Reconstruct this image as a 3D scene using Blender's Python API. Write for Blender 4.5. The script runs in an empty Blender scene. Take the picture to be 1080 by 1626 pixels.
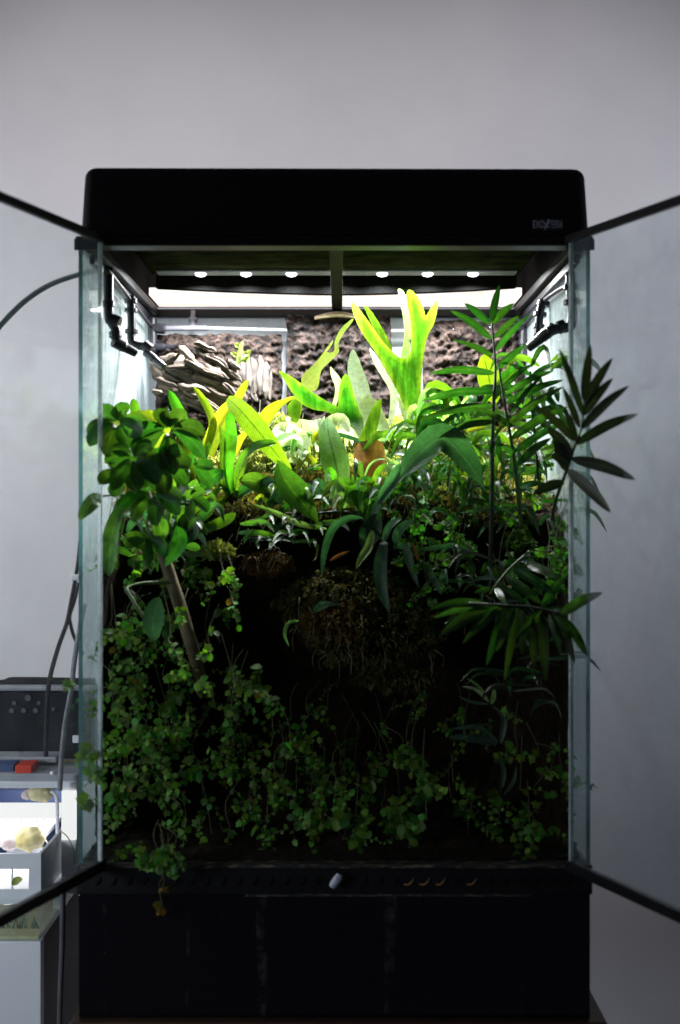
import bpy, bmesh, math, random
from mathutils import Vector, Matrix, noise
from mathutils.geometry import delaunay_2d_cdt

random.seed(7)
S = bpy.context.scene
COL = S.collection
R = math.radians

# ------------------------------------------------------------------ camera
CAM = Vector((0.0, -1.25, 0.607))
FPX = 1658.0
cd = bpy.data.cameras.new('camera'); cam = bpy.data.objects.new('camera', cd); COL.objects.link(cam)
cam.location = CAM; cam.rotation_euler = (R(90), 0, 0)
cd.sensor_fit = 'VERTICAL'; cd.sensor_height = 36; cd.lens = 36 * FPX / 1626
cd.clip_start = 0.02; cd.clip_end = 50
cd.shift_y = 0.0
cd.dof.use_dof = True; cd.dof.focus_distance = 1.48; cd.dof.aperture_fstop = 2.5
S.camera = cam
S.view_settings.view_transform = 'Standard'; S.view_settings.look = 'None'
S.view_settings.exposure = 0; S.view_settings.gamma = 1

# ------------------------------------------------------------------ world, ceiling lamp and added fill lights
w = bpy.data.worlds.new('World'); S.world = w; w.use_nodes = True
bg = w.node_tree.nodes['Background']; bg.inputs[0].default_value = (0.72, 0.78, 1.0, 1); bg.inputs[1].default_value = 0.042

def area(name, loc, target, sx, sy, power, color=(1, 1, 1), spread=180, shape='RECTANGLE'):
    l = bpy.data.lights.new(name, 'AREA'); l.shape = shape; l.size = sx; l.size_y = sy
    l.energy = power; l.color = color; l.spread = R(spread)
    o = bpy.data.objects.new(name, l); COL.objects.link(o); o.location = loc
    d = Vector(target) - Vector(loc); o.rotation_euler = d.to_track_quat('-Z', 'Y').to_euler()
    return o
area('ceiling_lamp', (-0.06, 0.08, 2.20), (-0.05, 0.80, 0.98), 1.3, 0.2, 2.2, (1.0, 0.965, 0.97), 60)
area('left_wall_fill', (-1.75, 0.10, 0.90), (-0.50, 0.80, 0.78), 0.5, 0.8, 6.2, (0.95, 0.96, 1.0), 86)  # unseen area light added to brighten the left of the wall
area('right_wall_fill', (1.5, 0.25, 1.30), (0.5, 0.80, 1.05), 0.4, 0.5, 1.7, (0.86, 0.90, 1.0), 80)  # unseen area light added to lift the right of the wall
area('cabinet_fill', (-1.5, -0.95, 0.45), (-0.47, 0.10, 0.10), 0.35, 0.5, 1.15, (0.80, 0.89, 1.0), 46)  # unseen bluish light added to brighten the white cabinet front

try:
    S.cycles.max_bounces = 10; S.cycles.transparent_max_bounces = 24
    S.cycles.diffuse_bounces = 4; S.cycles.glossy_bounces = 3; S.cycles.transmission_bounces = 6
    S.cycles.caustics_reflective = False; S.cycles.caustics_refractive = False
    S.cycles.sample_clamp_indirect = 4
    S.cycles.use_denoising = True
except Exception:
    pass

# ------------------------------------------------------------------ helpers
def P(px, py, Y=0.0):
    k = (1.25 + Y) / FPX
    return Vector(((px - 540) * k, Y, 0.607 + (813 - py) * k))
def K(Y): return (1.25 + Y) / FPX

def crop(ox, oy, s):
    return lambda pts: [(ox + a / s, oy + b / s) + tuple(r) for a, b, *r in pts]

def link(o, parent=None):
    COL.objects.link(o)
    if parent is not None:
        o.parent = parent
        o.matrix_parent_inverse = Matrix.Translation(-parent.location)
    return o

def tag(o, label=None, cat=None, group=None, kind=None):
    if label: o['label'] = label
    if cat: o['category'] = cat
    if group: o['group'] = group
    if kind: o['kind'] = kind
    return o

def thing(name, loc, label, cat, group=None):
    o = bpy.data.objects.new(name, None); o.empty_display_size = 0.02
    o.location = loc; COL.objects.link(o)
    return tag(o, label, cat, group)

class MB:
    """collects geometry, links it as ONE mesh object"""
    def __init__(s): s.v = []; s.f = []; s.uv = []; s.mi = []
    def add(s, verts, faces, uvs=None, mi=0):
        n = len(s.v); s.v += [tuple(p) for p in verts]
        for f in faces:
            s.f.append(tuple(n + i for i in f)); s.mi.append(mi)
        s.uv += uvs if uvs else [(0.5, 0.5)] * len(verts)
    def box(s, a, b, mi=0, rot=None, c=None):
        x0, y0, z0 = a; x1, y1, z1 = b
        vs = [Vector(p) for p in ((x0,y0,z0),(x1,y0,z0),(x1,y1,z0),(x0,y1,z0),(x0,y0,z1),(x1,y0,z1),(x1,y1,z1),(x0,y1,z1))]
        if rot is not None:
            c = Vector(c) if c is not None else Vector(((x0+x1)/2,(y0+y1)/2,(z0+z1)/2))
            vs = [c + rot @ (p - c) for p in vs]
        s.add(vs, [(0,3,2,1),(4,5,6,7),(0,1,5,4),(1,2,6,5),(2,3,7,6),(3,0,4,7)], None, mi)
    def tube(s, pts, rad, n=8, sub=6, caps=True, smooth=True, mi=0):
        pts = [Vector(p) for p in pts]
        rads = list(rad) if isinstance(rad, (list, tuple)) else [rad] * len(pts)
        if smooth and len(pts) > 2: pts, rads = spline(pts, sub, rads)
        ref = Vector((0.31, 0.2, 0.93)); rings = []
        for i, p in enumerate(pts):
            t = (pts[min(i+1, len(pts)-1)] - pts[max(i-1, 0)])
            t = t.normalized() if t.length > 1e-9 else Vector((0, 0, 1))
            a = t.cross(ref)
            if a.length < 0.05: a = t.cross(Vector((1, 0, 0)))
            a.normalize(); b = t.cross(a)
            rings.append([p + (a * math.cos(q) + b * math.sin(q)) * rads[i] for q in [2*math.pi*j/n for j in range(n)]])
        vs = [q for r in rings for q in r]; m = len(rings)
        fs = [(i*n+j, i*n+(j+1) % n, (i+1)*n+(j+1) % n, (i+1)*n+j) for i in range(m-1) for j in range(n)]
        if caps: fs += [tuple(range(n-1, -1, -1)), tuple((m-1)*n+j for j in range(n))]
        uv = [(j / n, i / max(1, m-1)) for i in range(m) for j in range(n)]
        s.add(vs, fs, uv, mi)
    def build(s, name, mats, parent=None, smooth=False, bevel=0, solid=0, seg=2):
        me = bpy.data.meshes.new(name); me.from_pydata(s.v, [], s.f)
        if not isinstance(mats, (list, tuple)): mats = [mats]
        for m in mats: me.materials.append(m)
        ul = me.uv_layers.new(name='UVMap')
        buf = [0.0] * (2 * len(me.loops))
        for l in me.loops:
            u = s.uv[l.vertex_index]; buf[2*l.index] = u[0]; buf[2*l.index+1] = u[1]
        ul.data.foreach_set('uv', buf)
        me.polygons.foreach_set('material_index', s.mi)
        me.polygons.foreach_set('use_smooth', [smooth] * len(me.polygons))
        me.update()
        o = bpy.data.objects.new(name, me); link(o, parent)
        if bevel:
            b = o.modifiers.new('b', 'BEVEL'); b.width = bevel; b.segments = seg; b.limit_method = 'ANGLE'
        if solid:
            b = o.modifiers.new('s', 'SOLIDIFY'); b.thickness = solid; b.offset = 0
        return o

def spline(pts, sub, rads=None):
    out = []; ro = []; n = len(pts)
    if rads is None: rads = [1.0] * n
    for i in range(n - 1):
        p0, p1, p2, p3 = pts[max(i-1, 0)], pts[i], pts[i+1], pts[min(i+2, n-1)]
        for j in range(sub):
            t = j / sub; t2 = t*t; t3 = t2*t
            out.append(0.5 * ((2*p1) + (p2-p0)*t + (2*p0-5*p1+4*p2-p3)*t2 + (3*p1-p0-3*p2+p3)*t3))
            ro.append(rads[i] * (1-t) + rads[i+1] * t)
    out.append(pts[-1].copy()); ro.append(rads[-1])
    return out, ro

def resample(pts, n):
    pts, _ = spline(pts, 8) if len(pts) > 2 else (pts, None)
    d = [0.0]
    for a, b in zip(pts, pts[1:]): d.append(d[-1] + (b-a).length)
    L = d[-1]; out = []; j = 0
    for i in range(n):
        t = L * i / (n - 1)
        while j < len(d) - 2 and d[j+1] < t: j += 1
        u = (t - d[j]) / max(1e-9, d[j+1] - d[j])
        out.append(pts[j].lerp(pts[j+1], min(1, max(0, u))))
    return out

# ------------------------------------------------------------------ materials
def nt(name):
    m = bpy.data.materials.new(name); m.use_nodes = True
    t = m.node_tree; t.nodes.clear()
    out = t.nodes.new('ShaderNodeOutputMaterial')
    return m, t, out
class N:
    def __init__(s, t): s.t = t
    def __call__(s, typ, **kw):
        n = s.t.nodes.new('ShaderNode' + typ)
        for k, v in kw.items():
            if k.startswith('i_'):
                key = k[2:]; key = int(key) if key.isdigit() else key.replace('_', ' ')
                if hasattr(v, 'is_output'): s.t.links.new(v, n.inputs[key])
                else: n.inputs[key].default_value = v
            else: setattr(n, k, v)
        return n
    def math(s, op, a, b=0.0, clamp=False):
        n = s.t.nodes.new('ShaderNodeMath'); n.operation = op; n.use_clamp = clamp
        for i, v in enumerate((a, b)):
            if hasattr(v, 'is_output'): s.t.links.new(v, n.inputs[i])
            else: n.inputs[i].default_value = v
        return n.outputs[0]
    def mix(s, fac, a, b, mode='MIX'):
        n = s.t.nodes.new('ShaderNodeMix'); n.data_type = 'RGBA'; n.blend_type = mode
        for k, v in ((0, fac), (6, a), (7, b)):
            if hasattr(v, 'is_output'): s.t.links.new(v, n.inputs[k])
            else: n.inputs[k].default_value = (*v, 1) if isinstance(v, (tuple, list)) and len(v) == 3 else v
        return n.outputs[2]
    def ramp(s, fac, *stops):
        n = s.t.nodes.new('ShaderNodeValToRGB'); e = n.color_ramp.elements
        while len(e) < len(stops): e.new(0.5)
        for el, (p, c) in zip(e, stops):
            el.position = p; el.color = (*c, 1) if isinstance(c, (tuple, list)) else (c, c, c, 1)
        s.t.links.new(fac, n.inputs[0]); return n.outputs[0]
    def noise(s, scale, detail=4, rough=0.55, vec=None, stretch=None, coord='Object'):
        tc = s.t.nodes.new('ShaderNodeTexCoord'); v = tc.outputs[coord] if vec is None else vec
        if stretch:
            mp = s.t.nodes.new('ShaderNodeMapping'); s.t.links.new(v, mp.inputs[0]); mp.inputs['Scale'].default_value = stretch; v = mp.outputs[0]
        n = s.t.nodes.new('ShaderNodeTexNoise'); s.t.links.new(v, n.inputs['Vector'])
        n.inputs['Scale'].default_value = scale; n.inputs['Detail'].default_value = detail; n.inputs['Roughness'].default_value = rough
        return n.outputs[0]
    def bump(s, h, strength=0.3, dist=0.002):
        n = s.t.nodes.new('ShaderNodeBump'); n.inputs['Strength'].default_value = strength; n.inputs['Distance'].default_value = dist
        s.t.links.new(h, n.inputs['Height']); return n.outputs[0]
    def out(s, sh, o): s.t.links.new(sh, o.inputs['Surface'])

def pbr(name, c1, c2=None, rough=0.5, scale=30, metal=0.0, bump=0.0, stretch=None, spec=0.5, rvar=0.1, lo=0.35, hi=0.68, bd=0.002, detail=5):
    m, t, o = nt(name); n = N(t)
    c2 = c2 or c1
    f = n.noise(scale, detail, 0.6, stretch=stretch)
    b = n('BsdfPrincipled', i_Metallic=metal)
    t.links.new(n.ramp(f, (lo, c1), (hi, c2)), b.inputs['Base Color'])
    b.inputs['Specular IOR Level'].default_value = spec
    t.links.new(n.math('ADD', n.math('MULTIPLY', f, rvar), rough - rvar/2), b.inputs['Roughness'])
    if bump: t.links.new(n.bump(f, bump, bd), b.inputs['Normal'])
    n.out(b.outputs[0], o); return m

def glassmat(name, tint, film=(0.0, 0.0), film_col=(0.8, 0.85, 0.86), streak=(60, 60, 2), gl=1.0, zfade=None):
    """thin glass: tinted pass-through, fresnel-like gloss and a film of dried drops"""
    m, t, o = nt(name); n = N(t)
    lw = n('LayerWeight'); lw.inputs['Blend'].default_value = 0.5
    fr = n.math('ADD', n.math('MULTIPLY', n.math('POWER', lw.outputs['Facing'], 4.0), 0.55 * gl), 0.035 * gl)
    tr = n('BsdfTransparent'); tr.inputs[0].default_value = (*tint, 1)
    gs = n('BsdfGlossy'); gs.inputs['Roughness'].default_value = 0.03; gs.inputs[0].default_value = (1, 1, 1, 1)
    df = n('BsdfDiffuse'); df.inputs[0].default_value = (*film_col, 1)
    tl = n('BsdfTranslucent'); tl.inputs[0].default_value = (*film_col, 1)
    fm = n('MixShader'); fm.inputs[0].default_value = 0.5; t.links.new(df.outputs[0], fm.inputs[1]); t.links.new(tl.outputs[0], fm.inputs[2])
    a = n.noise(1.0, 6, 0.65, stretch=streak)
    b2 = n.noise(9.0, 5, 0.6)
    amt = n.math('MULTIPLY', n.math('ADD', a, b2), 0.5)
    r = n.ramp(amt, (0.36, film[0]), (0.64, film[1]))
    if zfade:
        tc = n('TexCoord'); sx = n('SeparateXYZ'); t.links.new(tc.outputs['Object'], sx.inputs[0])
        mr = n('MapRange'); t.links.new(sx.outputs[2], mr.inputs[0])
        mr.inputs[1].default_value = zfade[0]; mr.inputs[2].default_value = zfade[1]; mr.inputs[3].default_value = zfade[2]; mr.inputs[4].default_value = zfade[3]
        r = n.math('MULTIPLY', r, mr.outputs[0], True)
    m1 = n('MixShader'); t.links.new(r, m1.inputs[0]); t.links.new(tr.outputs[0], m1.inputs[1]); t.links.new(fm.outputs[0], m1.inputs[2])
    m2 = n('MixShader'); t.links.new(fr, m2.inputs[0]); t.links.new(m1.outputs[0], m2.inputs[1]); t.links.new(gs.outputs[0], m2.inputs[2])
    n.out(m2.outputs[0], o); return m

def emit(name, col, strength, stain=None, scale=14):
    m, t, o = nt(name); n = N(t)
    e = n('Emission'); e.inputs[1].default_value = strength
    if stain:
        f = n.noise(scale, 6, 0.65, stretch=(1, 5, 4))
        t.links.new(n.ramp(f, (0.38, stain), (0.62, col)), e.inputs[0])
    else: e.inputs[0].default_value = (*col, 1)
    n.out(e.outputs[0], o); return m

def leafmat(name, c1, c2, trans=0.4, rough=0.42, tcol=None, midrib=0.0, veins=0.0, vn=16, tip=None, spec=0.5, hvar=0.03, vvar=0.35, scale=28, spot=None, lit_rim=None, blotch=0.35, streak=None):
    m, t, o = nt(name); n = N(t)
    f = n.noise(scale, 4, 0.6)
    col = n.ramp(f, (0.36, c1), (0.66, c2))
    uvn = n('UVMap'); sx = n('SeparateXYZ'); t.links.new(uvn.outputs[0], sx.inputs[0])
    u, v = sx.outputs[0], sx.outputs[1]
    au = n.math('ABSOLUTE', n.math('SUBTRACT', u, 0.5))
    if tip:
        f2 = n.math('ADD', v, n.math('MULTIPLY', n.noise(60, 3), 0.3))
        col = n.mix(n.ramp(f2, (tip[1], 0.0), (tip[1] + 0.12, 1.0)), col, tip[0])
    if spot:
        col = n.mix(n.ramp(n.noise(spot[1], 3), (spot[2], 0.0), (spot[2] + 0.06, 1.0)), col, spot[0])
    if lit_rim:
        col = n.mix(n.ramp(n.math('ADD', u, n.math('MULTIPLY', f, 0.25)), (0.14, 1.0), (0.42, 0.0)), col, lit_rim)
    h = f
    if veins:
        ph = n.math('ADD', n.math('MULTIPLY', v, vn), n.math('MULTIPLY', au, -vn * 0.5))
        wv = n.math('POWER', n.math('ABSOLUTE', n.math('SINE', n.math('MULTIPLY', ph, math.pi))), 0.35)
        vf = n.math('MULTIPLY', n.math('SUBTRACT', 1.0, wv), veins)
        col = n.mix(vf, col, tuple(x * 0.35 for x in c1)); h = wv
    if midrib:
        mf = n.ramp(au, (0.0, 1.0), (0.05, 0.0))
        tgt = tuple(x * 0.3 for x in c1) if midrib < 0 else tuple(min(1, x * 1.8 + 0.05) for x in c2)
        col = n.mix(n.math('MULTIPLY', mf, abs(midrib)), col, tgt)
    col = n.mix(1.0, col, n.ramp(n.noise(190, 3, 0.7), (0.3, 0.72), (0.7, 1.12)), 'MULTIPLY')
    col = n.mix(n.ramp(n.noise(24, 3, 0.6), (0.60, 0.0), (0.74, blotch)), col, tuple(min(1, x * 1.7 + 0.03) for x in c2))
    if streak: col = n.mix(1.0, col, n.ramp(n.noise(1.0, 5, 0.6, stretch=streak), (0.36, (0.42, 0.50, 0.45)), (0.62, (1.15, 1.12, 1.1))), 'MULTIPLY')
    oi = n('ObjectInfo'); hs = n('HueSaturation')
    t.links.new(n.math('ADD', n.math('MULTIPLY', oi.outputs['Random'], hvar * 2), 0.5 - hvar), hs.inputs['Hue'])
    rv = n.math('FRACT', n.math('MULTIPLY', oi.outputs['Random'], 7.31))
    t.links.new(n.math('ADD', n.math('MULTIPLY', rv, vvar * 2), 1 - vvar), hs.inputs['Value'])
    t.links.new(col, hs.inputs['Color']); col = hs.outputs[0]
    b = n('BsdfPrincipled'); t.links.new(col, b.inputs['Base Color'])
    b.inputs['Specular IOR Level'].default_value = spec; b.inputs['Roughness'].default_value = rough
    bn = n.bump(h, 0.25, 0.0012); t.links.new(bn, b.inputs['Normal'])
    tl = n('BsdfTranslucent')
    tc = tcol or (1.5, 1.45, 0.45)
    mm = n.mix(1.0, col, tc, 'MULTIPLY'); t.links.new(mm, tl.inputs[0])
    mx = n('MixShader'); mx.inputs[0].default_value = trans
    t.links.new(b.outputs[0], mx.inputs[1]); t.links.new(tl.outputs[0], mx.inputs[2])
    n.out(mx.outputs[0], o); return m

M = {}
M['black_plastic'] = pbr('black_plastic', (0.013, 0.010, 0.013), (0.017, 0.014, 0.017), 0.6, 160, bump=0.05, spec=0.2)
M['frame_plastic'] = pbr('frame_plastic', (0.005, 0.005, 0.006), (0.010, 0.009, 0.010), 0.45, 60, bump=0.08, spec=0.3)
M['pipe_black'] = pbr('pipe_black', (0.012, 0.012, 0.016), (0.02, 0.02, 0.026), 0.35, 80, bump=0.05)
M['grey_plastic'] = pbr('grey_plastic', (0.16, 0.16, 0.20), (0.24, 0.24, 0.28), 0.4, 40)
M['badge'] = pbr('badge', (0.80, 0.80, 0.84), (0.85, 0.85, 0.9), 0.4, 200)
M['chrome'] = pbr('chrome', (0.62, 0.62, 0.68), (0.75, 0.75, 0.8), 0.25, 120, metal=0.9)
M['silver_paint'] = pbr('silver_paint', (0.45, 0.46, 0.55), (0.6, 0.6, 0.7), 0.3, 120)
M['olive'] = pbr('olive', (0.008, 0.009, 0.004), (0.02, 0.02, 0.009), 0.6, 30, bump=0.1, spec=0.1)
M['lamp_under'] = pbr('lamp_under', (0.010, 0.010, 0.006), (0.045, 0.050, 0.020), 0.5, 26, stretch=(1, 2, 1), spec=0.0)
M['glass_side'] = glassmat('glass_side', (0.84, 0.93, 0.91), (0.10, 0.55), (0.80, 0.88, 0.90), (3, 240, 4.0), 0.8, (0.20, 0.80, 0.22, 1.0))
M['glass_back'] = glassmat('glass_back', (0.85, 0.92, 0.92), (0.45, 0.75), (0.85, 0.88, 0.92), (30, 30, 3), 0.6)
M['glass_door'] = glassmat('glass_door', (0.955, 0.98, 0.98), (0.0, 0.05), (0.72, 0.80, 0.90), (9, 9, 4), 0.6)
M['glass_door_hazy'] = glassmat('glass_door_hazy', (0.94, 0.97, 0.98), (0.0, 0.16), (0.70, 0.80, 0.92), (14, 14, 7), 0.7)
M['glass_clear'] = glassmat('glass_clear', (0.9, 0.95, 0.95), (0.02, 0.12), (0.8, 0.85, 0.9), (8, 8, 5), 1.0)
M['glass_edge'] = leafmat('glass_edge', (0.07, 0.20, 0.20), (0.16, 0.33, 0.34), 0.45, 0.2, (1, 1, 1), hvar=0, vvar=0, scale=7)
M['edge_lit'] = leafmat('edge_lit', (0.62, 0.72, 0.72), (0.85, 0.9, 0.9), 0.35, 0.15, (1, 1, 1), hvar=0, vvar=0, scale=12)  # near-white colour paints in lamp light carried through the glass to the edge
M['soil'] = pbr('soil', (0.0028, 0.0018, 0.0012), (0.036, 0.020, 0.011), 0.95, 70, bump=0.8, bd=0.004, spec=0.2)
M['bark'] = pbr('bark', (0.002, 0.0015, 0.0013), (0.066, 0.044, 0.036), 0.85, 75, bump=1.0, bd=0.005, spec=0.2, lo=0.40, hi=0.66, detail=8)
M['wood_drift'] = pbr('wood_drift', (0.16, 0.10, 0.06), (0.62, 0.50, 0.36), 0.8, 24, bump=0.6, bd=0.003, spec=0.2, stretch=(1, 1, 1))
M['wood_stump'] = pbr('wood_stump', (0.30, 0.22, 0.15), (0.70, 0.60, 0.42), 0.8, 24, bump=0.6, bd=0.003, spec=0.2, stretch=(3, 3, .5))
M['stem_wood'] = pbr('stem_wood', (0.09, 0.07, 0.035), (0.24, 0.19, 0.10), 0.7, 60, bump=0.5, stretch=(1, 1, .5))
M['stem_green'] = pbr('stem_green', (0.04, 0.085, 0.015), (0.09, 0.15, 0.03), 0.5, 60)
M['stem_dark'] = pbr('stem_dark', (0.012, 0.016, 0.006), (0.03, 0.045, 0.012), 0.5, 60)
M['stem_creeper'] = pbr('stem_creeper', (0.05, 0.045, 0.015), (0.11, 0.12, 0.03), 0.6, 60)
M['root'] = pbr('root', (0.16, 0.10, 0.06), (0.35, 0.26, 0.17), 0.8, 60)
M['wall'] = None

# leaf colours
L = {}
L['staghorn'] = leafmat('leaf_staghorn', (0.016, 0.098, 0.010), (0.036, 0.145, 0.016), 0.42, 0.6, (1.2, 1.6, 0.4), scale=14, vvar=0.08, veins=0.10, vn=11, lit_rim=(0.13, 0.21, 0.030), spec=0.25, streak=(130, 60, 14))  # yellow edge and darker middle paint lamplight and lobe shade into the frond
L['pale'] = leafmat('leaf_lit_pale', (0.42, 0.54, 0.28), (0.60, 0.68, 0.45), 0.5, 0.5, (1.2, 1.2, 0.75), scale=14, vvar=0.12)  # very pale colour paints in the lamp's overexposure on the leaves
L['bromeliad'] = leafmat('leaf_bromeliad', (0.045, 0.15, 0.012), (0.10, 0.24, 0.02), 0.42, 0.32, (1.5, 1.45, 0.4), scale=18, vvar=0.25, tip=((0.25, 0.02, 0.004), 1.12))
L['yellow'] = leafmat('leaf_yellow', (0.15, 0.24, 0.016), (0.26, 0.30, 0.028), 0.45, 0.4, (1.3, 1.25, 0.4), scale=16, vvar=0.15, spot=((0.36, 0.14, 0.012), 14, 0.66))
L['ribbed'] = leafmat('leaf_ribbed', (0.10, 0.27, 0.02), (0.16, 0.36, 0.03), 0.5, 0.42, (1.5, 1.4, 0.35), midrib=-1.0, veins=0.75, vn=22, scale=10, vvar=0.08)
L['strap'] = leafmat('leaf_strap', (0.20, 0.40, 0.10), (0.28, 0.48, 0.16), 0.52, 0.45, (1.25, 1.35, 0.7), midrib=-0.9, scale=12, vvar=0.12)
L['dark'] = leafmat('leaf_dark', (0.035, 0.085, 0.045), (0.075, 0.14, 0.085), 0.25, 0.40, (1.0, 1.9, 0.6), midrib=0.35, veins=0.15, vn=14, scale=18, vvar=0.2, spec=0.45)
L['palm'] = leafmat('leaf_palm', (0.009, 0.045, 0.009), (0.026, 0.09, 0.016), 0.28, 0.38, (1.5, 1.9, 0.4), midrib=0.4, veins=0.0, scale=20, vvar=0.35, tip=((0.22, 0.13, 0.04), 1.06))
L['palm_unlit'] = leafmat('leaf_palm_unlit', (0.012, 0.022, 0.008), (0.026, 0.042, 0.014), 0.2, 0.45, (1.3, 1.4, 0.4), midrib=0.4, scale=20, vvar=0.25, tip=((0.16, 0.10, 0.03), 1.08))  # darkened copy of the palm leaf, paints in the unlit silhouette
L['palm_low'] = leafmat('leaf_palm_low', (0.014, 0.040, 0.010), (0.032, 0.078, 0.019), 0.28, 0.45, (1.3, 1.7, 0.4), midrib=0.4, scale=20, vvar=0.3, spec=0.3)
L['umbrella'] = leafmat('leaf_umbrella', (0.025, 0.095, 0.018), (0.06, 0.17, 0.03), 0.38, 0.42, (1.5, 1.7, 0.35), midrib=0.4, veins=0.1, vn=8, scale=18, vvar=0.3)
L['fig'] = leafmat('leaf_fig', (0.075, 0.21, 0.018), (0.17, 0.38, 0.034), 0.45, 0.5, (1.3, 1.6, 0.4), midrib=0.3, scale=30, vvar=0.62, hvar=0.04)
L['figyellow'] = leafmat('leaf_fig_yellow', (0.26, 0.24, 0.02), (0.34, 0.14, 0.02), 0.42, 0.5, (1.3, 1.2, 0.4), scale=50, vvar=0.3)
L['maiden'] = leafmat('leaf_maiden', (0.05, 0.19, 0.025), (0.11, 0.30, 0.045), 0.45, 0.55, (1.3, 1.5, 0.4), scale=30, spec=0.25, vvar=0.3)
L['brown'] = leafmat('leaf_brown', (0.10, 0.042, 0.012), (0.20, 0.10, 0.035), 0.35, 0.6, (1.4, 1.1, 0.6), scale=26, vvar=0.2)
L['shield'] = leafmat('leaf_shield', (0.10, 0.05, 0.018), (0.30, 0.235, 0.06), 0.4, 0.6, (1.3, 1.1, 0.5), scale=22, vvar=0.1)
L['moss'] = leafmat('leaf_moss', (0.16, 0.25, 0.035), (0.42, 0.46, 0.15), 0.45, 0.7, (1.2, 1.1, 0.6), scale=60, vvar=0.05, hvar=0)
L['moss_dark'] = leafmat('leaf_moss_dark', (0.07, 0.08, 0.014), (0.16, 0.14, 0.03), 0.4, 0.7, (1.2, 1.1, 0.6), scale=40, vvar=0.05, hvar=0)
L['moss_rust'] = leafmat('leaf_moss_rust', (0.15, 0.075, 0.016), (0.38, 0.20, 0.045), 0.4, 0.7, (1.2, 1.1, 0.6), scale=30, vvar=0.05, hvar=0)

# ------------------------------------------------------------------ setting: wall and table
def wallmat():
    m, t, o = nt('wall_plaster'); n = N(t)
    f = n.noise(3, 6, 0.6); g = n.noise(160, 4, 0.6)
    b = n('BsdfPrincipled'); b.inputs['Roughness'].default_value = 0.85; b.inputs['Specular IOR Level'].default_value = 0.2
    t.links.new(n.ramp(f, (0.3, (0.575, 0.555, 0.585)), (0.7, (0.645, 0.625, 0.645))), b.inputs['Base Color'])
    t.links.new(n.bump(g, 0.25, 0.0015), b.inputs['Normal']); n.out(b.outputs[0], o); return m
mb = MB(); mb.box((-3, 0.80, -1.2), (3, 0.92, 3.2)); tag(mb.build('wall', wallmat()), 'plain pale grey plaster wall behind the terrarium', 'wall', kind='structure')
woodm = pbr('table_wood', (0.03, 0.014, 0.008), (0.055, 0.027, 0.014), 0.5, 18, stretch=(1, 8, 8), bump=0.2)
tb = thing('table', (0, 0.2, -0.03), 'brown wooden table edge just showing under the terrarium', 'table')
mb = MB(); mb.box((-0.322, -0.012, -0.03), (0.318, 0.48, 0.001)); mb.build('tabletop', woodm, tb, bevel=0.003)

# ------------------------------------------------------------------ terrarium
XL, XR = -0.3130, 0.2995
YB = 0.445
Z1 = 0.1500   # top of base panel
Z2 = 0.1850   # top of vent strip
ZT = 0.9230   # underside of the top frame
ZF = 0.9370
terr = thing('terrarium', (0, 0.2, 0), 'tall glass planted terrarium with both front doors swung open', 'terrarium')

def basemat():
    m, t, o = nt('dark_base_glass'); n = N(t)
    tc = n('TexCoord'); mp = n('Mapping'); t.links.new(tc.outputs['Object'], mp.inputs[0]); mp.inputs['Scale'].default_value = (26, 1, 1.2)
    a = n('TexNoise', i_Scale=1.0, i_Detail=5.0); t.links.new(mp.outputs[0], a.inputs['Vector'])
    b_ = n.noise(42, 5, 0.7)
    drip = n.math('MULTIPLY', n.ramp(a.outputs[0], (0.60, 0.0), (0.68, 1.0)), n.ramp(b_, (0.46, 0.0), (0.66, 1.0)))
    sp = n.ramp(n.noise(130, 2), (0.76, 0.0), (0.8, 0.6))
    f = n.math('ADD', n.math('MULTIPLY', drip, 0.6), sp, True)
    b = n('BsdfPrincipled'); b.inputs['Specular IOR Level'].default_value = 0.4
    t.links.new(n.mix(f, (0.004, 0.003, 0.005), (0.10, 0.09, 0.085)), b.inputs['Base Color'])
    t.links.new(n.math('ADD', n.math('MULTIPLY', f, 0.5), 0.12), b.inputs['Roughness'])
    n.out(b.outputs[0], o); return m
def grimemat():
    m, t, o = nt('grimy_edge'); n = N(t)
    f = n.noise(1.0, 6, 0.7, stretch=(60, 200, 300))
    b = n('BsdfPrincipled', i_Roughness=0.7)
    t.links.new(n.ramp(f, (0.5, (0.012, 0.010, 0.010)), (0.72, (0.30, 0.24, 0.17))), b.inputs['Base Color'])
    n.out(b.outputs[0], o); return m
M['base_glass'] = basemat(); M['grime'] = grimemat()
mb = MB(); mb.box((XL, 0.0, 0.0015), (XR, 0.006, Z1 - 0.001)); mb.build('base_panel', M['base_glass'], terr, bevel=0.001)
mb = MB(); mb.box((XL, 0.0065, 0.0015), (XL + 0.006, YB, Z2)); mb.box((XR - 0.006, 0.0065, 0.0015), (XR, YB, Z2)); mb.box((XL + 0.0062, YB - 0.006, 0.0015), (XR - 0.0062, YB, Z2)); mb.build('base_side_panel', M['base_glass'], terr)
mb = MB(); mb.box((XL - 0.002, -0.004, Z1), (XR + 0.002, 0.012, Z2)); vs = mb.build('vent_strip', M['frame_plastic'], terr, bevel=0.0015)
mb = MB(); mb.box((XL + 0.004, -0.0065, Z2 - 0.0025), (XR - 0.004, 0.012, Z2 + 0.0015)); mb.build('vent_trim', M['grime'], terr, bevel=0.0008)
mb = MB(); mb.box((XL + 0.20, -0.0055, Z1 - 0.0016), (XR - 0.07, -0.0002, Z1 + 0.0014)); mb.build('lime_edge', M['grime'], terr, bevel=0.0006)
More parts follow.
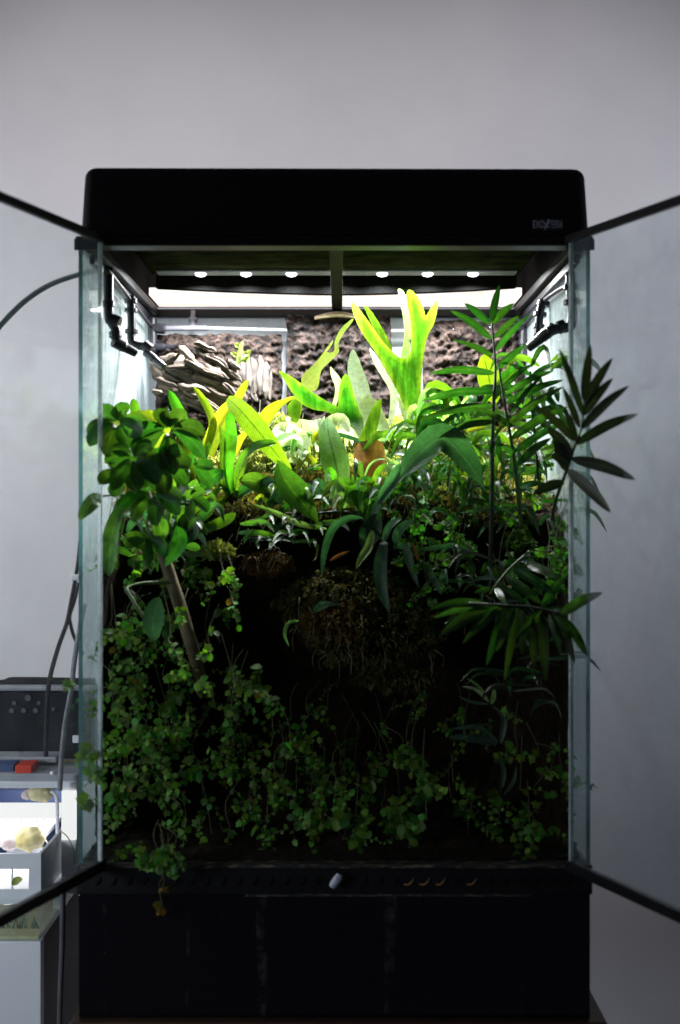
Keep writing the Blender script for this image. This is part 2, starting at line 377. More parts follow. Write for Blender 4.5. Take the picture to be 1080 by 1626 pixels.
# vent louvres: one mesh, copied
M['louvre'] = pbr('louvre', (0.003, 0.003, 0.003), (0.016, 0.011, 0.007), 0.6, 90, spec=0.1)
M['louvre_glint'] = pbr('louvre_glint', (0.10, 0.04, 0.012), (0.3, 0.15, 0.05), 0.6, 120)  # orange colour paints highlights onto a few slats
mb = MB(); mb.tube([(-0.007, 0.001, -0.003), (-0.003, -0.0014, -0.0038), (0.002, -0.0018, -0.001), (0.0055, 0.0, 0.0045)], [0.0006, 0.0013, 0.0012, 0.0005], 6, 3)
lv = None
for i in range(31):
    x = XL + 0.022 + i * 0.0187; z = Z1 + 0.0165
    if abs(x - P(533, 0, 0).x) < 0.012: continue
    if lv is None: o = mb.build('vent_slat', M['louvre'], terr, True); lv = o
    else: o = lv.copy(); link(o, terr)
    o.location = (x, -0.0043, z)
    if i in (20, 21, 22, 24):
        o.material_slots[0].link = 'OBJECT'; o.material_slots[0].material = M['louvre_glint']
# lock
mb = MB(); a = P(527, 1408, -0.012); b = P(540, 1389, -0.012)
mb.tube([a, a.lerp(b, .2), a.lerp(b, .22), a.lerp(b, .8), a.lerp(b, .82), b], [0.0042, 0.0042, 0.0050, 0.0050, 0.0042, 0.0040], 14, smooth=False)
lk = mb.build('lock', M['silver_paint'], terr)
mb = MB(); c = P(532, 1399, -0.006); mb.box(c + Vector((-.004, -.002, -.004)), c + Vector((.004, .006, .004))); mb.build('lock_mount', M['frame_plastic'], lk, bevel=0.001)
# fixed panes
mb = MB(); mb.box((XL, 0.0, Z2 + 0.002), (XL + 0.005, YB - 0.006, ZT)); o = mb.build('side_pane', [M['glass_side'], M['glass_edge']], terr); o.data.polygons[2].material_index = 1
mb = MB(); mb.box((XR - 0.005, 0.0, Z2 + 0.002), (XR, YB - 0.006, ZT)); o = mb.build('side_pane', [M['glass_side'], M['glass_edge']], terr); o.data.polygons[2].material_index = 1
mb = MB(); mb.box((XL, YB - 0.005, Z2 + 0.002), (XR, YB, ZT)); mb.build('back_pane', M['glass_back'], terr)
# top frame
mb = MB(); mb.box((XL - 0.003, -0.004, ZT + 0.002), (XR + 0.003, 0.022, ZF))
mb.box((XL - 0.003, 0.0225, ZT), (XL + 0.020, YB - 0.016, ZF)); mb.box((XR - 0.020, 0.0225, ZT), (XR + 0.003, YB - 0.016, ZF))
mb.box((XL - 0.003, YB - 0.0155, ZT - 0.002), (XR + 0.003, YB + 0.003, ZF - 0.003)); mb.build('top_frame', M['frame_plastic'], terr, bevel=0.002)
for sx, xx in ((1, XL), (-1, XR)):
    mb = MB(); x0 = xx + sx * 0.0055; x1 = xx + sx * 0.012
    mb.box((min(x0, x1), 0.03, ZT - 0.012), (max(x0, x1), YB - 0.02, ZT - 0.0005)); mb.build('side_rail', M['pipe_black'], terr, bevel=0.0015)
for xx in (XL, XR):
    s = 1 if xx < 0 else -1
    mb = MB(); a0, a1 = sorted((xx - s * 0.0038, xx + s * 0.03)); mb.box((a0, -0.0068, ZT - 0.004), (a1, -0.0043, ZF - 0.004))
    mb.build('hinge_block', M['frame_plastic'], terr, bevel=0.001)
# mesh screen
def meshmat():
    m, t, o = nt('screen_mesh'); n = N(t)
    tc = n('TexCoord'); sx = n('SeparateXYZ'); t.links.new(tc.outputs['Object'], sx.inputs[0])
    def wires(s):
        q = n.math('FRACT', n.math('MULTIPLY', s, 1 / 0.0026))
        return n.math('LESS_THAN', q, 0.17)
    f = n.math('MAXIMUM', wires(sx.outputs[0]), wires(sx.outputs[1]))
    tr = n('BsdfTransparent'); b = n('BsdfPrincipled', i_Roughness=0.35); b.inputs['Base Color'].default_value = (0.008, 0.008, 0.007, 1); b.inputs['Specular IOR Level'].default_value = 0.0
    mx = n('MixShader'); t.links.new(f, mx.inputs[0]); t.links.new(tr.outputs[0], mx.inputs[1]); t.links.new(b.outputs[0], mx.inputs[2])
    n.out(mx.outputs[0], o); return m
mb = MB(); mb.add([(XL + .018, .02, ZF - .0025), (XR - .018, .02, ZF - .0025), (XR - .018, YB - .014, ZF - .0025), (XL + .018, YB - .014, ZF - .0025)], [(0, 1, 2, 3)])
mb.build('mesh_screen', meshmat(), terr)
mb = MB(); xb = P(535, 0, 0.3).x; mb.box((xb - 0.0085, 0.0225, ZF - 0.0055), (xb + 0.0085, YB - 0.016, ZF - 0.0035)); mb.build('screen_bar', M['olive'], terr, bevel=0.0006)
# doors
def door(hx, hy, dx, dy, ln, side):
    d = Vector((dx, dy, 0)).normalized(); nrm = Vector((-d.y, d.x, 0)); a = Vector((hx, hy, 0)); ca = Vector((0, 0, 0))
    root = None
    def slab(mb, s0, s1, t0, t1, z0, z1):
        vs = []
        for z in (z0, z1):
            for s, t in ((s0, t0), (s1, t0), (s1, t1), (s0, t1)): p = a + d * s + nrm * t; vs.append((p.x, p.y, z))
        mb.add(vs, [(0, 3, 2, 1), (4, 5, 6, 7), (0, 1, 5, 4), (1, 2, 6, 5), (2, 3, 7, 6), (3, 0, 4, 7)])
    zb, zt = Z2 + 0.004, ZT + 0.0078
    mb = MB(); slab(mb, 0.0036, ln, -0.002, 0.002, zb + 0.004, zt - 0.004)
    g = mb.build('door', M['glass_door'] if side < 0 else M['glass_door_hazy'], terr)
    mb = MB(); slab(mb, 0, 0.0035, -0.0024, 0.0024, zb + 0.004, zt - 0.004); mb.build('polished_edge', M['edge_lit'], g, bevel=0.0004)
    mb = MB(); slab(mb, -0.006, ln, -0.0035, 0.0035, zt - 0.0035, zt + 0.0062); mb.build('top_rail', M['black_plastic'], g, bevel=0.001)
    mb = MB(); slab(mb, -0.006, ln, -0.004, 0.004, zb - 0.0095, zb + 0.0035); mb.build('bottom_rail', M['frame_plastic'], g, bevel=0.001)
    return g
dl = door(P(163, 0, 0).x, -0.008, -0.068, -0.169, 0.292, -1); dl['label'] = 'left door swung open'
dr = door(P(903, 0, 0).x, -0.008, 0.082, -0.156, 0.292, 1); dr['label'] = 'right door swung open'

# ------------------------------------------------------------------ hood with badge
hood = thing('terrarium_hood', (0, 0.2, ZF), 'long black plastic light hood with rounded corners on top of the terrarium', 'hood')
me = bpy.data.meshes.new('shell'); bm = bmesh.new()
hx0, hx1 = P(126.5, 0, 0).x, P(937, 0, 0).x; hz0, hz1 = ZF + 0.001, P(0, 260, 0).z
vs = [bm.verts.new(p) for p in ((hx0, -0.003, hz0), (hx1, -0.003, hz0), (hx1, 0.44, hz0), (hx0, 0.44, hz0),
      (hx0 + .0035, 0.004, hz1), (hx1 - .0035, 0.004, hz1 - .0015), (hx1 - .006, 0.434, hz1), (hx0 + .006, 0.434, hz1))]
for f in ((4, 5, 6, 7), (0, 1, 5, 4), (1, 2, 6, 5), (2, 3, 7, 6), (3, 0, 4, 7)): bm.faces.new([vs[i] for i in f])
bm.normal_update(); es = [e for e in bm.edges if len(e.link_faces) == 2]
bmesh.ops.bevel(bm, geom=es, offset=0.0135, segments=6, affect='EDGES', profile=0.5, clamp_overlap=True)
bmesh.ops.solidify(bm, geom=bm.faces[:], thickness=0.003)
for f in bm.faces: f.smooth = True
bm.to_mesh(me); bm.free(); me.materials.append(M['black_plastic']); o = bpy.data.objects.new('shell', me); link(o, hood)
try: me.set_sharp_from_angle(angle=R(40))
except Exception: pass
mb = MB(); mb.box((hx0 - 0.0015, -0.0052, hz0 + 0.0005), (hx1 + 0.0015, -0.0032, hz0 + 0.0042)); mb.build('lower_trim', M['frame_plastic'], hood, bevel=0.0008)
bc = P(870, 357, -0.0034)
bd = MB(); bd.box((bc.x - .0180, bc.y - .0004, bc.z - .0066), (bc.x + .0180, bc.y + .001, bc.z + .0066))
M['badge_back'] = pbr('badge_back', (0.03, 0.03, 0.036), (0.045, 0.045, 0.052), 0.5, 100)
bdg = bd.build('badge', M['badge_back'], hood, bevel=.0003)
mb = MB(); g = lambda x, z: (bc.x + x, bc.y - 0.001, bc.z + z)
mb.tube([g(-.004, -.0062), g(-.0022, -.003), g(-.001, .000), g(.0002, .003), g(.0008, .0064)], [.0004, .0007, .0010, .0009, .0007], 6, 3)
mb.tube([g(-.0045, .002), g(-.001, .0005), g(.0025, .0022)], .0005, 5, 3); mb.tube([g(-.0042, -.0035), g(-.0016, -.0018), g(.0018, -.0042)], .0005, 5, 3)
mb.build('emblem', M['badge'], bdg)
def text(s, x, z, size, sx, mat, parent, y):
    c = bpy.data.curves.new('lettering', 'FONT'); c.body = s; c.size = size; c.extrude = 0.0004; c.align_x = 'CENTER'; c.align_y = 'CENTER'
    c.materials.append(mat); tmp = bpy.data.objects.new('lettering', c); COL.objects.link(tmp)
    me = bpy.data.meshes.new_from_object(tmp.evaluated_get(bpy.context.evaluated_depsgraph_get())); bpy.data.objects.remove(tmp)
    me.materials.clear(); me.materials.append(mat); o = bpy.data.objects.new('lettering', me); link(o, parent)
    o.location = (x, y, z); o.rotation_euler = (R(90), 0, 0); o.scale = (sx, 1, 1); return o
text('EXO', bc.x - .0110, bc.z, .0128, .56, M['badge'], bdg, bc.y - .0006)
text('TERRA', bc.x + .0098, bc.z, .0128, .40, M['badge'], bdg, bc.y - .0006)

# ------------------------------------------------------------------ LED lamp inside the hood
lamp = thing('led_lamp', (0, 0.25, 0.97), 'black lamp with a row of glowing white dots above the mesh screen', 'lamp')
mb = MB(); mb.box((-0.285, 0.05, 0.966), (0.272, 0.335, 0.985)); mb.build('housing', M['lamp_under'], lamp, bevel=0.003)
mb = MB()
pts = [P(x, y, 0.338) for x, y in ((249, 453), (330, 457), (440, 461), (540, 463), (640, 461), (740, 457), (819, 452))]
sp, _ = spline(pts, 6)
for a, b in zip(sp, sp[1:]):
    mb.add([(a.x, .332, a.z - .005), (b.x, .332, b.z - .005), (b.x, .344, b.z - .005), (a.x, .344, a.z - .005), (a.x, .332, .9655), (b.x, .332, .9655), (b.x, .344, .9655), (a.x, .344, .9655)],
           [(0, 3, 2, 1), (4, 5, 6, 7), (0, 1, 5, 4), (2, 3, 7, 6), (1, 2, 6, 5), (3, 0, 4, 7)])
M['lip'] = pbr('lip', (0.0015, 0.0015, 0.0015), (0.002, 0.002, 0.002), 0.9, 20, spec=0.0)
mb.build('rear_lip', M['lip'], lamp)
M['led'] = emit('led_glow', (0.93, 0.96, 1.0), 5)
M['strip_lens'] = pbr('strip_lens', (0.22, 0.22, 0.24), (0.5, 0.5, 0.54), 0.45, 260)
mb = MB(); mb.box((-0.272, 0.292, 0.9620), (0.262, 0.318, 0.9657)); mb.build('lens_strip', M['strip_lens'], lamp, bevel=0.001)
LEDW = 3.2
lm = None
for i in range(7):
    x = P(535, 0, 0.307).x + (i - 3) * 0.0676
    if lm is None:
        mb = MB(); mb.tube([(0, 0, 0.0), (0, 0, -0.0012), (0, 0, -0.0032), (0, 0, -0.0046)], [0.0085, 0.0085, 0.0068, 0.003], 20, smooth=False); lm = mb.build('led', M['led'], lamp, True); o = lm
    else: o = lm.copy(); link(o, lamp)
    o.location = (x, 0.305, 0.9621)
    l = area('led_beam', (x, 0.305, 0.9555), (x, 0.285, 0.5), 0.02, 0.02, LEDW, (0.96, 0.98, 1.0), 160, 'DISK'); l.parent = lamp; l.matrix_parent_inverse = Matrix.Translation(-lamp.location)
M['glow_board'] = emit('added_glow_board', (1.0, 0.95, 0.90), 2.0, (0.80, 0.70, 0.62), 9)  # glowing stained panel, added to brighten the strip behind the lamp
mb = MB(); mb.box((-0.292, 0.346, 0.9385), (0.278, 0.440, 0.9500)); mb.build('added_glow_board', M['glow_board'], lamp)

# ------------------------------------------------------------------ misting pipes
def fitting(name, pts, r, label, group, extra=(), Y=None):
    pts = [P(*p) for p in pts]
    t = thing(name, pts[0], label, 'misting nozzle', group)
    mb = MB(); mb.tube(pts, r, 12, 5); mb.build('pipe', M['pipe_black'], t, True)
    for (px, py, Yc), (qx, qy, Yq), rr in extra:
        a, b = P(px, py, Yc), P(qx, qy, Yq); mb = MB(); mb.tube([a, b], rr, 14, smooth=False); mb.build('collar', M['pipe_black'], t, bevel=0.0006)
    return t
GN = 'black misting nozzles hung under the top frame'
def nozzle(t, a, b, r0, r1):
    a, b = P(*a), P(*b); mb = MB(); mb.tube([a, a.lerp(b, .45), a.lerp(b, .5), b], [r0, r0, r1, r1 * .85], 14, smooth=False); mb.build('nozzle_tip', M['pipe_black'], t, bevel=0.0006)
t = fitting('misting_nozzle', [(172, 425, .07), (173, 500, .07), (178, 512, .07), (184, 525, .07), (184, 540, .07)], .0062, 'thick black misting nozzle nearest the left front corner', GN,
            [((172, 478, .07), (172, 487, .07), .0085), ((176, 508, .07), (190, 514, .07), .0090), ((183, 526, .07), (184, 536, .07), .0082)])
nozzle(t, (180, 542, .07), (216, 561, .09), .0072, .0064)
t = fitting('misting_nozzle', [(208, 470, .22), (209, 510, .22), (209, 540, .22), (216, 548, .22), (232, 551, .22)], .0060, 'black misting nozzle hung behind the left front one', GN,
            [((208, 474, .22), (208, 482, .22), .0088), ((208, 490, .22), (208, 496, .22), .0090), ((209, 523, .22), (209, 530, .22), .0092), ((228, 547, .22), (240, 556, .22), .0080)])
nozzle(t, (232, 560, .22), (261, 583, .2), .0062, .0052)
t = fitting('misting_nozzle', [(242, 505, .40), (242, 522, .40), (242, 560, .40)], .0072, 'black pipe junction in the back left corner', GN,
            [((240, 521, .40), (262, 522, .40), .0085), ((241, 551, .40), (262, 551, .40), .0066), ((261, 551, .40), (282, 551, .40), .0052)])
t = fitting('misting_nozzle', [(906, 432, .07), (907, 470, .07), (909, 500, .07), (905, 518, .07), (885, 522, .07), (870, 528, .07)], .0066, 'thick black misting nozzle nearest the right front corner', GN,
            [((906, 452, .07), (906, 460, .07), .009), ((907, 475, .07), (908, 483, .07), .0105), ((897, 517, .07), (886, 521, .07), .0086)])
nozzle(t, (880, 520, .07), (840, 552, .1), .0078, .0072)
t = fitting('misting_nozzle', [(862, 476, .22), (857, 500, .22), (854, 535, .22)], .0060, 'black misting nozzle hung behind the right front one', GN,
            [((864, 478, .22), (862, 486, .22), .0090), ((858, 496, .22), (857, 503, .22), .0096), ((856, 515, .22), (855, 522, .22), .0082)])
t = fitting('misting_nozzle', [(832, 508, .40), (832, 530, .40), (832, 570, .40)], .0072, 'black pipe junction in the back right corner', GN,
            [((815, 520, .40), (832, 520, .40), .0080), ((832, 538, .40), (832, 548, .40), .0090)])
M['tube_pale'] = leafmat('tube_pale', (0.55, 0.60, 0.64), (0.66, 0.70, 0.74), 0.4, 0.2, (1, 1, 1), hvar=0, vvar=0)
mb = MB(); mb.tube([P(326, 521, .41), P(440, 524, .41), P(560, 526, .41), P(700, 524, .41), P(822, 519, .41)], .0030, 10, 6); tag(mb.build('misting_tube', M['tube_pale'], None, True), 'pale water tube running across the back above the bark panels', 'tube')
mb = MB(); mb.tube([P(256, 522, .41), P(300, 521, .41), P(330, 521, .41)], .0042, 10, 6); tag(mb.build('misting_tube', M['grey_plastic'], None, True), 'grey coupling tube in the back left below the top frame', 'tube')
mb = MB(); mb.tube([P(168, 425, .04), P(205, 474, .21), P(241, 520, .40)], .0032, 8, 4); tag(mb.build('misting_tube', M['pipe_black'], None, True), 'thin dark tube along the top of the left pane', 'tube')
mb = MB(); mb.tube([P(905, 450, .06), P(864, 478, .22), P(833, 518, .40)], .0032, 8, 4); tag(mb.build('misting_tube', M['pipe_black'], None, True), 'thin dark tube along the top of the right pane', 'tube')
mb = MB(); mb.tube([P(307, 494, .43), P(306, 506, .425), P(306, 521, .415)], .0038, 10, 4); mb.tube([P(300, 508, .425), P(313, 508, .425)], .0045, 10); tag(mb.build('tube_clip', M['grey_plastic'], None, True), 'small grey clip holding the water tube at the back left', 'clip')

# ------------------------------------------------------------------ backdrop bark panels
M['bark_dark'] = pbr('bark_dark', (0.002, 0.0016, 0.0015), (0.048, 0.033, 0.028), 0.85, 70, bump=1.0, bd=0.005, spec=0.2, lo=0.42, hi=0.66, detail=9)
def bark_panel(x0, x1, y0, y1, Y, label, seed, mat='bark'):
    a = P(x0, y0, Y); b = P(x1, y1, Y); nx, nz = 110, 130; mb = MB(); th = 0.02
    vs = []
    for j in range(nz + 1):
        for i in range(nx + 1):
            u, v = i / nx, j / nz
            x = a.x + (b.x - a.x) * u; z = a.z + (b.z - a.z) * v
            e = min(u, 1 - u, v * 1.5) ; e = min(1, e * 9)
            h = noise.fractal(Vector((x * 95, z * 120, seed)), 0.8, 2.0, 6) * 0.008 + abs(noise.noise(Vector((x * 30, z * 55, seed + 5)))) * 0.014
            ex = noise.noise(Vector((z * 40, x * 40, seed))) * 0.004
            vs.append((x + ex * (1 - e), Y - h - 0.006 * e + (1 - e) * 0.010, z + noise.noise(Vector((x * 50, 3, seed))) * 0.005 * (1 - e)))
    fs = [(j * (nx + 1) + i, (j + 1) * (nx + 1) + i, (j + 1) * (nx + 1) + i + 1, j * (nx + 1) + i + 1) for j in range(nz) for i in range(nx)]
    mb.add(vs, fs)
    mb.box((min(a.x, b.x) + .002, Y + 0.004, b.z), (max(a.x, b.x) - .002, Y + th, a.z - .003))
    return tag(mb.build('bark_slab', M[mat], None, True), label, 'bark panel', 'bark panels on the back pane')
bark_panel(246, 448, 530, 780, .405, 'brown bark panel at the left back behind the driftwood', 1.3)
bark_panel(454, 622, 499, 780, .40, 'tallest brown bark panel in the middle of the back', 7.7, 'bark_dark')
bark_panel(672, 836, 508, 780, .405, 'brown bark panel at the right back behind the palm', 13.1)
mb = MB(); mb.tube([P(500, 505, .385), P(535, 499, .38), P(572, 504, .385)], [.003, .005, .003], 8, 5); tag(mb.build('bark_strip', M['wood_drift'], None, True), 'small tan splinter lying on top of the middle bark panel', 'wood')

# ------------------------------------------------------------------ soil bank (ground inside the tank)
prof = [(.012, .188), (.10, .192), (.20, .205), (.265, .26), (.285, .36), (.265, .46), (.215, .535), (.178, .572), (.165, .594), (.185, .612), (.25, .645), (.33, .695), (.425, .735)]
pp = resample([Vector((0, y, z)) for y, z in prof], 110)
nx = 130; mb = MB(); vs = []
for j, q in enumerate(pp):
    for i in range(nx + 1):
        x = XL + .0065 + (XR - XL - .013) * i / nx
        d = noise.fractal(Vector((x * 14, q.y * 12 + j * .03, q.z * 14)), 1.0, 2.0, 5)
        d2 = noise.noise(Vector((x * 5.5, 2.2, q.z * 5)))
        ed = math.exp(-min(x - XL, XR - x) / .028) * (1 if 4 < j < 84 else 0) * min(1, max(0, (80 - j) / 14))
        q = Vector((0, pp[j].y * (1 - ed) + .03 * ed, pp[j].z))
        vs.append((x, min(.436, q.y - d * .012 - d2 * .020 * (1 if j > 20 else .2)), q.z + d * .009 * (0 if j < 6 else 1)))
mb.add(vs, [(j * (nx + 1) + i, j * (nx + 1) + i + 1, (j + 1) * (nx + 1) + i + 1, (j + 1) * (nx + 1) + i) for j in range(len(pp) - 1) for i in range(nx)])
tag(mb.build('soil', M['soil'], None, True), 'dark brown soil bank rising to a ledge inside the terrarium', 'soil', kind='structure')

bank = bpy.data.objects['soil'].data
def lump(name, c, rx, ry, rz, mat, label, cat, seed, amp=.25, freq=30, axis=None, ridged=False, nu=64, nv=44, kind=None, group=None):
    mb = MB(); vs = []; uvs = []
    rot = axis.to_track_quat('X', 'Z').to_matrix() if axis is not None else Matrix.Identity(3)
    for j in range(nv + 1):
        th = math.pi * j / nv
        for i in range(nu):
            ph = 2 * math.pi * i / nu
            # long axis = X
            e = 0.62 if ridged else 1.0
            lx = math.cos(th); s = math.sin(th) ** e
            n0 = Vector((lx, s * math.cos(ph), s * math.sin(ph)))
            if ridged:
                q = Vector((n0.x * 1.5 + seed, n0.y * 5.0, n0.z * 5.0)); q2 = Vector((n0.x * 3.5 + seed, n0.y * 10, n0.z * 10))
                d = (0.5 - abs(noise.noise(q))) * amp * 1.6 + (0.4 - abs(noise.noise(q2))) * amp * .6 + noise.noise(n0 * 2.2 + Vector((seed, 0, 0))) * .22
            else:
                d = noise.fractal(n0 * freq * .1 + Vector((seed, seed, 0)), 1.0, 2.0, 4) * amp
            p = Vector((n0.x * rx * (1 + d * .25), n0.y * ry * (1 + d), n0.z * rz * (1 + d)))
            vs.append(Vector(c) + rot @ p)
    fs = [(j * nu + i, j * nu + (i + 1) % nu, (j + 1) * nu + (i + 1) % nu, (j + 1) * nu + i) for j in range(nv) for i in range(nu)]
    mb.add(vs, fs)
    o = mb.build(name, mat, None, True)
    return tag(o, label, cat, group, kind), vs

def wooddir(name, cdark, clight, ax):
    """wood with grain stretched along the axis ax (drawn per object)"""
    m, t, o = nt(name); n = N(t)
    g = n('NewGeometry')
    at = n('Mapping'); t.links.new(n('TexCoord').outputs['Object'], at.inputs[0])
    e = ax.to_track_quat('X', 'Z').to_euler(); at.vector_type = 'TEXTURE'; at.inputs['Rotation'].default_value = e
    mp = n('Mapping'); t.links.new(at.outputs[0], mp.inputs[0]); mp.inputs['Scale'].default_value = (9, 75, 75)
    f = n('TexNoise', i_Scale=1.0, i_Detail=6.0, i_Roughness=0.65); t.links.new(mp.outputs[0], f.inputs['Vector'])
    b = n('BsdfPrincipled', i_Roughness=0.8); b.inputs['Specular IOR Level'].default_value = 0.2
    pt = n.ramp(g.outputs['Pointiness'], (0.44, 0.0), (0.53, 1.0))
    col = n.ramp(f.outputs[0], (0.34, cdark), (0.60, clight))
    t.links.new(n.mix(n.math('MULTIPLY', f.outputs[0], 0.15), col, (0.35, 0.30, 0.30)), b.inputs['Base Color'])
    t.links.new(n.bump(f.outputs[0], 0.9, 0.004), b.inputs['Normal']); n.out(b.outputs[0], o); return m
ax = (P(392, 636, .30) - P(262, 572, .32)).normalized()
dwm = wooddir('driftwood_grain', (0.010, 0.007, 0.005), (0.115, 0.085, 0.058), ax)
dw = thing('driftwood', P(330, 660, .33), 'weathered layered driftwood lying against the left bark slab', 'driftwood')
def sliver(a, b, th, name, mat, parent, seed, flat=.7, nr=26, nn=26):
    a, b = P(*a), P(*b); ax_ = (b - a).normalized(); up = Vector((0, 1, 0)).cross(ax_).normalized(); bk = ax_.cross(up); mb = MB(); vs = []
    L_ = (b - a).length; r0 = th * K(.33) * .5
    for i in range(nr + 1):
        s_ = i / nr; pr = min(1, s_ * 5 + .25, (1 - s_) * 4 + .2) * (1 + .35 * noise.noise(Vector((s_ * L_ * 60, seed, 0))))
        c = a.lerp(b, s_) + up * noise.noise(Vector((s_ * L_ * 40, seed, 7))) * r0 * .8 + bk * noise.noise(Vector((s_ * L_ * 30, seed, 3))) * r0
        for j in range(nn):
            q = 2 * math.pi * j / nn; k = 1 + .45 * noise.noise(Vector((math.cos(q) * 1.6, math.sin(q) * 1.6 + seed * 3, s_ * L_ * 18))) + .16 * math.sin(q * 5 + seed + 2 * noise.noise(Vector((s_ * L_ * 25, seed, 1)))) + .10 * noise.noise(Vector((q * 3, s_ * L_ * 160, seed)))
            vs.append(c + up * math.cos(q) * r0 * pr * k + bk * math.sin(q) * r0 * 1.5 * flat * pr * k)
    fs = [(i * nn + j, i * nn + (j + 1) % nn, (i + 1) * nn + (j + 1) % nn, (i + 1) * nn + j) for i in range(nr) for j in range(nn)] + [tuple(range(nn - 1, -1, -1)), tuple(nr * nn + j for j in range(nn))]
    mb.add(vs, fs); return mb.build(name, mat, parent, True)
core, _v = lump('wood_core', P(315, 612, .352), .082, .020, .034, dwm, None, None, 3.1, .3, axis=ax, nu=48, nv=30)
core.parent = dw; core.matrix_parent_inverse = Matrix.Translation(-dw.location)
CW = crop(240, 520, 4.909); rw = random.Random(4)
for i, (x0, y0, x1, y1, th) in enumerate(((320, 130, 510, 190, 60), (215, 150, 340, 270, 66), (105, 275, 230, 225, 64), (255, 255, 420, 335, 64), (420, 205, 610, 310, 66), (290, 320, 480, 355, 44), (80, 345, 225, 425, 46), (30, 400, 205, 465, 52),
        (190, 325, 330, 365, 52), (320, 365, 550, 440, 58), (210, 445, 460, 510, 78), (530, 285, 710, 430, 56), (560, 395, 710, 465, 44), (370, 455, 630, 550, 56), (225, 545, 410, 605, 64), (555, 425, 670, 545, 46), (390, 555, 550, 650, 44),
        (5, 490, 90, 512, 44), (420, 395, 650, 505, 48), (300, 280, 570, 390, 44), (120, 310, 300, 300, 40), (350, 180, 480, 260, 60), (600, 250, 700, 330, 44), (60, 450, 220, 500, 40), (250, 500, 400, 545, 44), (440, 600, 560, 690, 34))):
    (ax_, ay), (bx_, by_) = CW([(x0, y0)])[0], CW([(x1, y1)])[0]; yy = .335 - .012 * ((y0 + y1) / 2 - 120) / 500 + rw.uniform(-.006, .006)
    sliver((ax_, ay, yy), (bx_, by_, yy - .004), th / 4.909 * .82, 'splinter', dwm, dw, i * 1.7)
    o_ = rw.uniform(8, 16); sliver((ax_ + o_ * .3, ay + o_ * .45, yy + .006), (bx_ - o_ * rw.uniform(0, 1), by_ + o_ * .4, yy + .003), th / 4.909 * .5, 'splinter', dwm, dw, i * 2.9 + 50)
ax2 = (P(428, 560, .36) - P(408, 670, .33)).normalized()
wst = wooddir('stump_grain', (0.004, 0.0032, 0.0022), (0.038, 0.031, 0.021), ax2)
sp_root = thing('wood_stump', P(415, 680, .35), 'upright pale split wood stump right of the driftwood', 'stump')
for i, (x0, y0, x1, y1, th) in enumerate(((690, 190, 725, 420, 44), (740, 215, 770, 470, 56), (790, 235, 800, 520, 60), (845, 220, 850, 530, 50), (900, 270, 890, 560, 58), (935, 330, 930, 570, 34), (660, 260, 700, 440, 40), (770, 380, 830, 580, 60), (710, 330, 760, 520, 44))):
    (ax_, ay), (bx_, by_) = CW([(x0, y0)])[0], CW([(x1, y1)])[0]
    sliver((ax_, ay, .365 + .004 * (i % 3)), (bx_, by_, .35), th / 4.909, 'splinter', wst, sp_root, 40 + i * 2.3, flat=.5)

# moss: tiny blades over a mound
def moss(name, c, rx, ry, rz, n, mat, base, label, seed, ln=.006, droop=0.0, cat='moss'):
    rnd = random.Random(seed); mb = MB(); vs = []; fs = []
    for _ in range(n):
        while True:
            d = Vector((rnd.gauss(0, 1), rnd.gauss(0, 1), rnd.gauss(0, 1))).normalized()
            if d.z > -0.5 or droop: break
        rr = 1 + noise.fractal(d * 3 + Vector((seed, 0, 0)), 1, 2, 3) * .35
        p = Vector(c) + Vector((d.x * rx, d.y * ry, d.z * rz)) * rr
        t = (d + Vector((rnd.gauss(0, .6), rnd.gauss(0, .6), rnd.gauss(0, .6) + .3 - droop * 2))).normalized()
        sd = t.cross(Vector((rnd.gauss(0, 1), rnd.gauss(0, 1), rnd.gauss(0, 1)))).normalized()
        l = ln * rnd.uniform(.5, 1.4); w_ = l * .28
        b = len(vs); q = t + Vector((0, 0, -droop))
        vs += [p - sd * w_ * .5, p + sd * w_ * .5, p + t * l * .55 + sd * w_ * .8, p + t * l * .55 - sd * w_ * .8, p + (t + q) * .5 * l]
        fs += [(b, b + 1, b + 2, b + 3), (b + 3, b + 2, b + 4)]
    mb.add(vs, fs)
    o = mb.build(name, mat, None, False); tag(o, label, cat, kind='stuff')
    return o
MS = 'leaf_moss'
moss('moss', P(430, 690, .33), .038, .030, .028, 5000, L['moss'], None, 'bright yellow moss mound below the pale stump', 11, .0058)
moss('moss', P(418, 738, .27), .034, .024, .022, 4200, L['moss'], None, 'yellow moss tuft right of the middle bromeliad', 12, .0055)
moss('moss', P(640, 690, .35), .045, .03, .022, 4000, L['moss'], None, 'pale moss under the tall forked fern', 13, .0055)
moss('moss', P(500, 715, .33), .040, .03, .022, 3000, L['moss'], None, 'pale moss behind the broad strap leaf', 14, .0055)
moss('moss', P(770, 720, .33), .055, .035, .03, 3500, L['moss_dark'], None, 'green moss on the ledge behind the right palm stems', 15, .0065)
moss('moss', P(560, 700, .36), .10, .035, .020, 9000, L['moss'], None, 'wide pale moss carpet along the back of the ledge', 31, .0055)
moss('moss', P(700, 735, .30), .06, .04, .022, 5000, L['moss'], None, 'bright moss at the foot of the tall forked fern', 32, .0055)
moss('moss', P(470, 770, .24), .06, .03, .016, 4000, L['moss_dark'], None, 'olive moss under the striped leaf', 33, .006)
moss('moss', P(620, 790, .22), .07, .03, .016, 4000, L['moss_dark'], None, 'olive moss around the brown shield frond', 34, .006)
